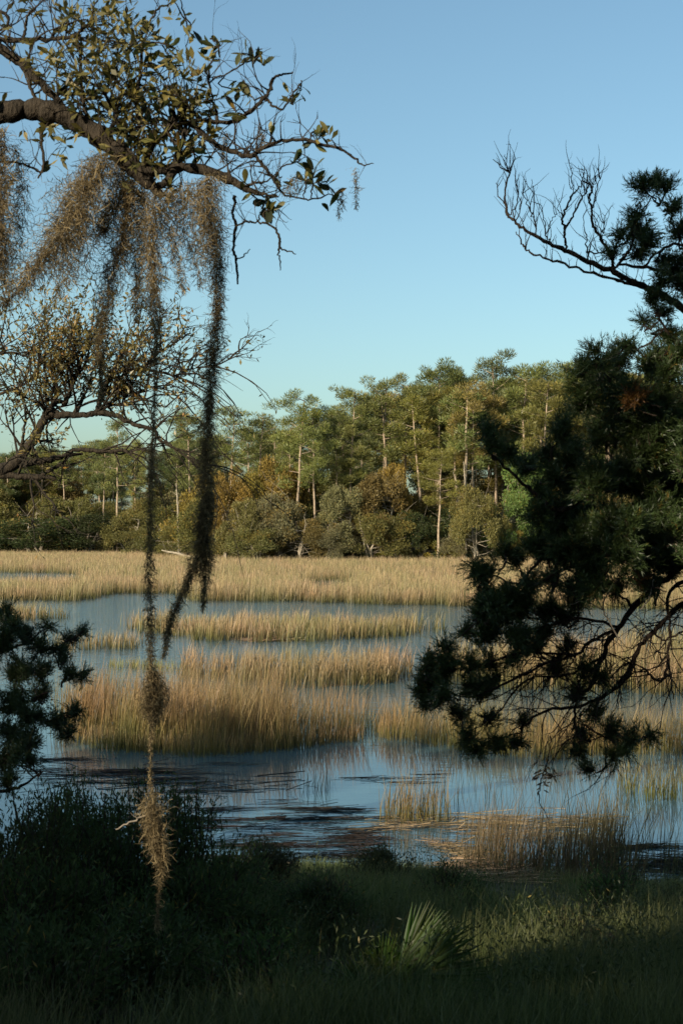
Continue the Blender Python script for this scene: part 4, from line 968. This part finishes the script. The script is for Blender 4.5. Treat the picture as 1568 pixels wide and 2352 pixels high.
DL = [
    [(1800, 830, 13), (1650, 760, 11), (1568, 708, 9), (1537, 689, 8.5), (1499, 667, 7.5), (1454, 648, 7), (1409, 624, 6.5), (1349, 598, 5.5), (1297, 574, 5), (1263, 560, 4.5), (1230, 543, 4), (1194, 520, 3.5), (1176, 503, 3), (1162, 484, 3), (1159, 436, 2.2), (1169, 397, 1.8), (1182, 364, .8)],
    [(1500, 670, 5), (1454, 654, 4), (1409, 642, 3.5), (1351, 624, 3), (1297, 608, 2.8), (1251, 593, 2.5), (1218, 581, 2.2), (1200, 562, 1.8), (1184, 532, 1)],
    [(1169, 398, 1.5), (1149, 383, 1.3), (1131, 366, .8)], [(1168, 396, 1.2), (1163, 375, 1), (1159, 355, .7)], [(1161, 470, 1.5), (1146, 450, 1.2), (1138, 420, .7)],
    [(1170, 494, 1.4), (1186, 470, 1.3), (1188, 440, 1.1), (1183, 414, .7)], [(1182, 508, 1.4), (1195, 480, 1.2), (1196, 452, .9)],
    [(1297, 574, 3), (1297, 548, 3), (1295, 525, 3), (1291, 500, 2.4), (1304, 467, 2.2), (1316, 446, 2), (1332, 426, 1.6), (1338, 405, 1.2), (1342, 383, .7)],
    [(1296, 527, 2.4), (1313, 498, 2.4), (1332, 460, 2), (1346, 441, 1.6), (1351, 420, 1)],
    [(1409, 622, 4), (1394, 577, 3.6), (1380, 548, 3.4), (1361, 520, 3), (1356, 486, 2.6), (1353, 453, 2.6), (1356, 431, 2.6), (1348, 420, 2.4), (1337, 417, 2.2)],
    [(1356, 480, 1.6), (1366, 455, 1.4), (1372, 425, 1), (1375, 400, .6)], [(1354, 450, 1.4), (1364, 425, 1.1), (1368, 405, .6)],
    [(1230, 542, 1.8), (1226, 500, 1.6), (1215, 480, 1.4), (1204, 453, .9), (1196, 440, .6)], [(1226, 500, 1.3), (1225, 448, 1.1), (1220, 412, .7)],
    [(1266, 560, 1.8), (1251, 539, 1.6), (1249, 510, 1.3), (1243, 474, .8)], [(1251, 539, 1.3), (1268, 505, 1), (1280, 490, .6)],
    [(1349, 598, 1.8), (1346, 560, 1.5), (1342, 530, 1.2), (1338, 500, .6)], [(1345, 580, 2), (1390, 578, 1.8), (1430, 560, 1.4), (1470, 540, .8)],
    [(1294, 500, 1.2), (1282, 480, 1), (1284, 455, .6)], [(1316, 446, 1.2), (1312, 420, 1), (1310, 390, .6)],
    [(1354, 622, 1.4), (1352, 590, 1.1), (1356, 560, .7)], [(1375, 545, 1.4), (1385, 520, 1.1), (1388, 500, .6)], [(1390, 570, 1.3), (1384, 540, 1), (1372, 510, .6)],
    [(1194, 553, 1), (1206, 570, .9), (1210, 560, .5)], [(1252, 592, .9), (1256, 575, .6)],
]
for l in DL: limb(g, l, 7.7, 6, .004, skel, 5)
SKd = np.concatenate(skel); tp_ = []
for k in range(150):
    j = random.randrange(len(SKd)); p = SKd[j]
    u = p[0] / p[1] * FD + CX
    if u > 1500: continue
    spray_out(g, p[:3], nrm(rng.normal(0, .45, 3) + [-.1, 0, 1.1]), random.uniform(.06, .2), .0028, random.choice([0, 0, 1]), tp_, .6, (0, 0, .3), (1, 2), .2)
kn = Geo()
tag(g.build('dead_branch', M['cedarbark'], ced, base, True), 'bare dead limb curving up to the left against the sky')
# a few pale bare twigs and rusty sprigs inside the cedar
g = Geo()
for l in [[(1420, 1470, 1.5), (1385, 1400, 1.8), (1395, 1360, 1.4), (1425, 1330, .8)], [(1386, 1402, 1.4), (1345, 1383, 1.2), (1308, 1388, .7)], [(1470, 1400, 1.8), (1490, 1370, 1.4), (1500, 1330, .9)], [(1384, 1400, 1.2), (1353, 1340, .8)]]: limb(g, l, 7.2, 5, .003)
g.build('bare_twig', M['palebark'], ced, base, True)
g = Geo(); wg = Geo()
for dx, dy, r_ in [(1460, 905, 17), (1447, 925, 10), (1470, 1330, 6)]:
    for q in range(int(r_ * 1.3)):
        u = nrm(rng.normal(size=3) + [0, 0, .3]); pts, _ = twig(wg, P(dx, dy, 7.1) + rng.normal(0, .5, 3) * r_ * U(7.1), u, r_ * U(7.1) * random.uniform(.5, 1.2), .002, 4, .3, (0, 0, 0), 3)
        sprig(g, pts, nrm(u + rng.normal(0, .5, (5, 3))), .04, random.uniform(.2, .7))
    limb(wg, [(dx + 60, dy + 30, 1.5), (dx + 25, dy + 20, 1.3), (dx, dy, 1)], 7.15, 4)
tag(g.build('rusty_spray', M['cedar'], ced, base, color=(.13, .062, .014)), 'rust orange dying sprays in the dark crown')
limb(wg, [(1262, 1690, 1.6), (1258, 1740, 1.6), (1244, 1785, 1.5), (1237, 1820, 1.4), (1242, 1850, 1.2), (1259, 1884, .7)], 7.3, 5, .003)
limb(wg, [(1250, 1770, 1.2), (1268, 1782, 1), (1290, 1778, .6)], 7.3, 4, .003)
tag(wg.build('twig', M['cedarbark'], ced, base), kind='stuff')
g = Geo(); pl = np.array([P(1248 + random.gauss(0, 10), 1785 + random.gauss(0, 14), 7.3) for _ in range(45)]); diamonds(g, pl, rdir(45) + [0, 0, -.3], .045, .011, rng.random(45))
tag(g.build('dead_leaf_tuft', M['brownleaf'], ced, base, color=(.17, .09, .03)), 'rusty dead tuft on the lowest hanging twig', kind='stuff')

base = np.array([-3.1, 8.1, float(ground_z(-3.1, 8.1)) - .1])
bush = thing('young_cedar', 'dark bushy young cedar at the left edge below the water channel', 'tree', base)
g = Geo(); tp, tr = smoothline([base, base + [.1, 0, .6], base + [.3, 0, 1.3], base + [.4, 0, 2.2]], [.09, .07, .05, .02], 6, .01); tube(g, tp, tr, 8); g.build('trunk', M['cedarbark'], bush, base, True)
cedar(bush, base, [
    [(-330, 1830, 9), (-120, 1822, 7), (0, 1818, 6), (50, 1806, 4), (100, 1772, 2)], [(-300, 1740, 8), (-100, 1660, 6), (40, 1620, 5), (110, 1590, 3)], [(-250, 1650, 7), (-60, 1530, 5), (60, 1480, 4), (115, 1492, 3), (160, 1470, 2), (196, 1447, 1)],
    [(-200, 1560, 5), (-40, 1450, 4), (20, 1420, 2)], [(60, 1482, 2.5), (90, 1455, 2), (112, 1438, 1)], [(115, 1492, 2), (140, 1525, 2), (180, 1555, 1)], [(40, 1620, 3), (110, 1660, 2.5), (170, 1640, 1)]],
    [(15, 1414, 22), (30, 1444, 28), (10, 1484, 38), (66, 1459, 26), (91, 1489, 24), (111, 1439, 7), (136, 1489, 16), (161, 1469, 14), (190, 1452, 9), (156, 1550, 15), (186, 1553, 11), (150, 1520, 9), (50, 1550, 42), (100, 1545, 24), (30, 1610, 46), (100, 1600, 27), (75, 1650, 36), (25, 1686, 42), (126, 1656, 26), (168, 1640, 18), (158, 1680, 17), (66, 1711, 32), (20, 1746, 38), (75, 1751, 18), (20, 1797, 26), (-60, 1500, 60), (-60, 1620, 60), (-60, 1730, 60)],
    8.0, M['cedar'], .45, 1.0, (.045, .070, .022), L=.058)

# ------------------------------------------------------------------ shrubs, palmetto and grass on the shaded bank
def bank_shrub(dx, dytop, Y, rad, label, col=(.055, .082, .028), n=4200, name='shrub', twiggy=1.0):
    x = (dx - CX) / FD * Y; z0 = float(ground_z(x, Y)); zt = CAM_H - (dytop - HY) / FD * Y
    h = max(.2, zt - z0); o = np.array([x, Y, z0])
    e = thing(name, label, 'shrub', o)
    st = Geo(); fo = Geo(); pos = []; dr = []
    for k in range(int(46 * twiggy)):
        a = random.random() * 6.28; f = random.random() ** .9
        top = o + [math.cos(a) * rad * f, math.sin(a) * rad * f, h * (1 - .32 * f * f) * random.uniform(.72, 1.08)]
        b0 = o + [math.cos(a) * rad * f * .25, math.sin(a) * rad * f * .25, -.03]
        pp, rr = smoothline([b0, (b0 * .45 + top * .55) + rng.normal(0, .04, 3), top], [.009, .006, .002], 5, .012); tube(st, pp, rr, 4)
        m_ = n // 46
        tq = .3 + .7 * rng.random(m_) ** .7; idx = (tq * (len(pp) - 1)).astype(int)
        pos.append(pp[idx] + rng.normal(0, .045, (m_, 3))); ax = nrm(np.gradient(pp, axis=0))[idx]
        dr.append(ax + rng.normal(0, .6, (m_, 3)))
    pos = np.concatenate(pos); dr = np.concatenate(dr); k = len(pos)
    diamonds(fo, pos, dr, rng.uniform(.03, .06, k), rng.uniform(.008, .014, k), np.clip(rng.normal(.45, .2, k), 0, 1))
    st.build('stem', M['cedarbark'], e, o); fo.build('foliage', M['broad'], e, o, color=col)
    return e
for a in [(335, 1775, 9.6, .46, 'tall dark shrub whose tip stands behind the bright moss tassel'), (425, 1815, 9.3, .5, 'dark dense shrub right of the bright moss tassel'), (250, 1850, 8.8, .55, 'dark shrub left of the bright moss tassel'),
          (150, 1800, 9.8, .5, 'shrub below the left cedar, lighter green tips', (.05, .065, .022)), (60, 1860, 8.4, .55, 'olive shrub in the lower left corner of the shore', (.045, .052, .018)), (20, 1960, 7.6, .5, 'dark shrub at the left edge, low'),
          (520, 1955, 10.6, .5, 'dark shrub at the end of the pond'), (600, 1935, 12.2, .4, 'small grey shrub on the bank crest', (.05, .055, .028)), (440, 1990, 8.6, .45, 'dark shrub on the bank beneath the dark dense shrub'), (170, 1990, 7.8, .5, 'twiggy dark shrub below the left bushes'),
          (880, 1950, 14.5, .45, 'low olive shrub by the straw drift', (.05, .056, .024)), (330, 2080, 7.4, .45, 'dark shrub under the tip of the moss tassel'), (560, 2080, 8.4, .45, 'low dark shrub in the middle of the bank'), (100, 2110, 6.8, .5, 'low dark shrub in the bottom left corner'), (720, 2040, 9.8, .35, 'short shrub in the grass left of the palmetto'),
          (195, 1775, 9.6, .5, 'dark shrub right of the left cedar trunk, reaching the pond'), (95, 1790, 9.0, .5, 'dark shrub below the lowest spray of the left cedar')]: bank_shrub(*a)
nf = 0
while nf < 26:
    Y_ = random.uniform(6.9, 13.5); dx_ = random.uniform(-60, 1640); zz_ = float(ground_z((dx_ - CX) / FD * Y_, Y_)) + random.uniform(.22, .42)
    dyt = HY + (CAM_H - zz_) / Y_ * FD
    if abs(dx_ - 930) < 130 and dyt > 1990: continue
    bank_shrub(dx_, dyt, Y_, random.uniform(.18, .4), 'low dark shrub growing in the bank grass', tone(random.choice([(.05, .078, .026), (.07, .085, .03), (.055, .06, .03)])), 1100)['group'] = 'low shrubs in the bank grass'; nf += 1

base_p = P(905, 2290, 7.3); base_p[2] = float(ground_z(base_p[0], base_p[1]))
palm = thing('palmetto', 'small palmetto with stiff fan leaves in the dark grass', 'palmetto', base_p)
def leaflet_mesh():
    g = Geo(); yy = np.linspace(0, 1, 6); w = np.array([.004, .009, .011, .009, .005, .0006])
    V = []
    for y, x in zip(yy, w): V += [[-x, y, x * .8 - .10 * y ** 2.2], [0, y, -.10 * y ** 2.2], [x, y, x * .8 - .10 * y ** 2.2]]
    F = []
    for k in range(5): F += [[3 * k, 3 * k + 1, 3 * k + 4, 3 * k + 3], [3 * k + 1, 3 * k + 2, 3 * k + 5, 3 * k + 4]]
    g.add(V, F, .5, np.repeat(yy, 3)); return g.mesh('leaflet', M['palm'])
LFT = leaflet_mesh()
for (hx, hy, dY, ax, size, nl, fan) in [(985, 2215, -.1, (.92, -.25, .10), .42, 36, 2.6), (955, 2190, .1, (.85, .15, .5), .42, 28, 1.6), (880, 2225, .15, (.1, .2, 1), .24, 20, 1.5), (860, 2260, -.1, (-.9, -.2, .4), .3, 18, 1.9), (930, 2250, -.2, (.5, -.7, .45), .3, 20, 2.1)]:
    hub = P(hx - 35 if hx > 900 else hx, hy + 25, 7.3 + dY); ax = nrm(np.array(ax))
    g = Geo(); pp, rr = smoothline([base_p, (base_p + hub) / 2 + [0, 0, .08], hub], [.008, .007, .006], 5); tube(g, pp, rr, 5)
    fr = g.build('frond', M['palm'], palm, base_p, True, (.05, .06, .02))
    facing = nrm(np.array([0.15, -.8, .6])); side = nrm(np.cross(facing, ax)); face = np.cross(ax, side)
    for k in range(nl):
        th = (k / (nl - 1) - .5) * fan * random.uniform(.97, 1.03)
        d = nrm(ax * math.cos(th) + side * math.sin(th) + face * random.gauss(0, .05))
        o = bpy.data.objects.new('leaflet', LFT); COL.objects.link(o); o.parent = fr
        mtx = Matrix(frame(d, -np.cross(ax, side) + np.array([0, 0, .3])).tolist()).to_4x4(); mtx.translation = Vector(hub - base_p)
        L_ = size * (1 - .25 * abs(th) / fan * 2) * random.uniform(.9, 1.08)
        o.matrix_basis = mtx @ Matrix.Diagonal((1, L_, L_, 1)); o.color = (*tone((.030, .055, .010), .2), 1)

g = Geo(); n = 230000
Yg = 5.6 + (18.6 - 5.6) * rng.random(n) ** 1.15; Xg = (rng.random(n) - .5) * 2 * (Yg * .29 + .8)
zg = ground_z(Xg, Yg); k = zg > -.02
den = .5 * fbm(Xg * .8, Yg * .8, 41) + .5 * fbm(Xg * 2.6, Yg * 2.6, 42)
straw_zone = inside(np.array([G(*c) for c in [(940, 1930), (1085, 1945), (1260, 2060), (1225, 2095), (1060, 2055), (960, 1980)]]), Xg, Yg + zg * 4.5)
k &= (rng.random(n) < np.clip((den - .28) * 3.2, .08, 1)) & ~(straw_zone & (rng.random(n) < .85))
p = np.stack([Xg, Yg], 1)[k]
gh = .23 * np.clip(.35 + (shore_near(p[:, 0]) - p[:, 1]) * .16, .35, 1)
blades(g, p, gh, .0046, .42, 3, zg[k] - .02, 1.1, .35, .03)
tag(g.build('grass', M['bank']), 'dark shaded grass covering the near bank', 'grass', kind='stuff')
g = Geo(); n = 2600                                             # leafy weeds in the grass
Yg = 6.2 + 10.5 * rng.random(n); Xg = (rng.random(n) - .5) * 2 * (Yg * .28 + .5); k = fbm(Xg * .7, Yg * .7, 44) > .5; Xg = Xg[k]; Yg = Yg[k]; n = len(Xg); zg = ground_z(Xg, Yg)
for q in range(16):
    f = q / 16; pos = np.stack([Xg, Yg, zg + (.08 + .34 * f) * (.7 + .6 * vnoise(Xg * 3, Yg * 3))], 1) + rng.normal(0, .012, (n, 3))
    diamonds(g, pos, rdir(n) + [0, 0, .8], .036, .009, np.clip(rng.normal(.5, .22, n), 0, 1))
tag(g.build('weeds', M['pine'], color=(.05, .066, .022)), 'small leafy weeds scattered through the bank grass', 'weeds', kind='stuff')
g = Geo(); n = 700                                              # dead grey stalks lower left
Yg = 6.0 + 4 * rng.random(n); Xg = -2.3 + 2.6 * rng.random(n); zg = ground_z(Xg, Yg)
blades(g, np.stack([Xg, Yg], 1), .3, .0028, .5, 4, zg, 1, .4, .05)
tag(g.build('dead_stalks', M['reed']), 'dry grey stalks tangled in the shrubs at lower left', 'dead stalks', kind='stuff')
for (lab, nm, cat, pts) in [('pale stick of driftwood on the bank crest, centre', 'driftwood', 'driftwood', [(622, 1984, 3), (640, 1981, 4), (668, 1982, 2)]),
                            ('grey fallen branch in the bottom left corner', 'fallen_branch', 'branch', [(-30, 2248, 5), (20, 2262, 4.5), (60, 2266, 3), (90, 2262, 1)])]:
    Y_ = 15.6 if nm == 'driftwood' else 7.1
    pp_ = np.array([P(a, b, Y_ - .04 * k) for k, (a, b, c) in enumerate(pts)]); pp_[:, 2] = np.maximum(pp_[:, 2], ground_z(pp_[:, 0], pp_[:, 1]) + .02)
    pp, rr = smoothline(pp_, [c * U(Y_) for a, b, c in pts], 4, .004); g = Geo(); tube(g, pp, rr, 6)
    tag(g.build(nm, M['palebark'], origin=pp[0], smooth=True), lab, cat)
c = P(1390, 2160, 9.4); c[2] = float(ground_z(c[0], c[1])); g = Geo(); tq = []
for k in range(5): spray_out(g, c, [random.gauss(0, .35), random.gauss(0, .2), 1], random.uniform(.16, .26), .003, 1, tq, .6, (0, 0, .2), (2, 3), .2)
tag(g.build('dead_weed', M['straw'], origin=c), 'whitish dead branching weed on the right of the bank', 'dead weed')
print('done', len(bpy.data.objects))

print('TRIS', sum(sum(len(p.vertices) - 2 for p in m.polygons) for m in bpy.data.meshes) if False else sum(len(m.loops) - 2 * len(m.polygons) for m in bpy.data.meshes))
for m_ in sorted(bpy.data.meshes, key=lambda m: -len(m.loops))[:25]: print('BIG', m_.name, len(m_.loops) - 2 * len(m_.polygons))
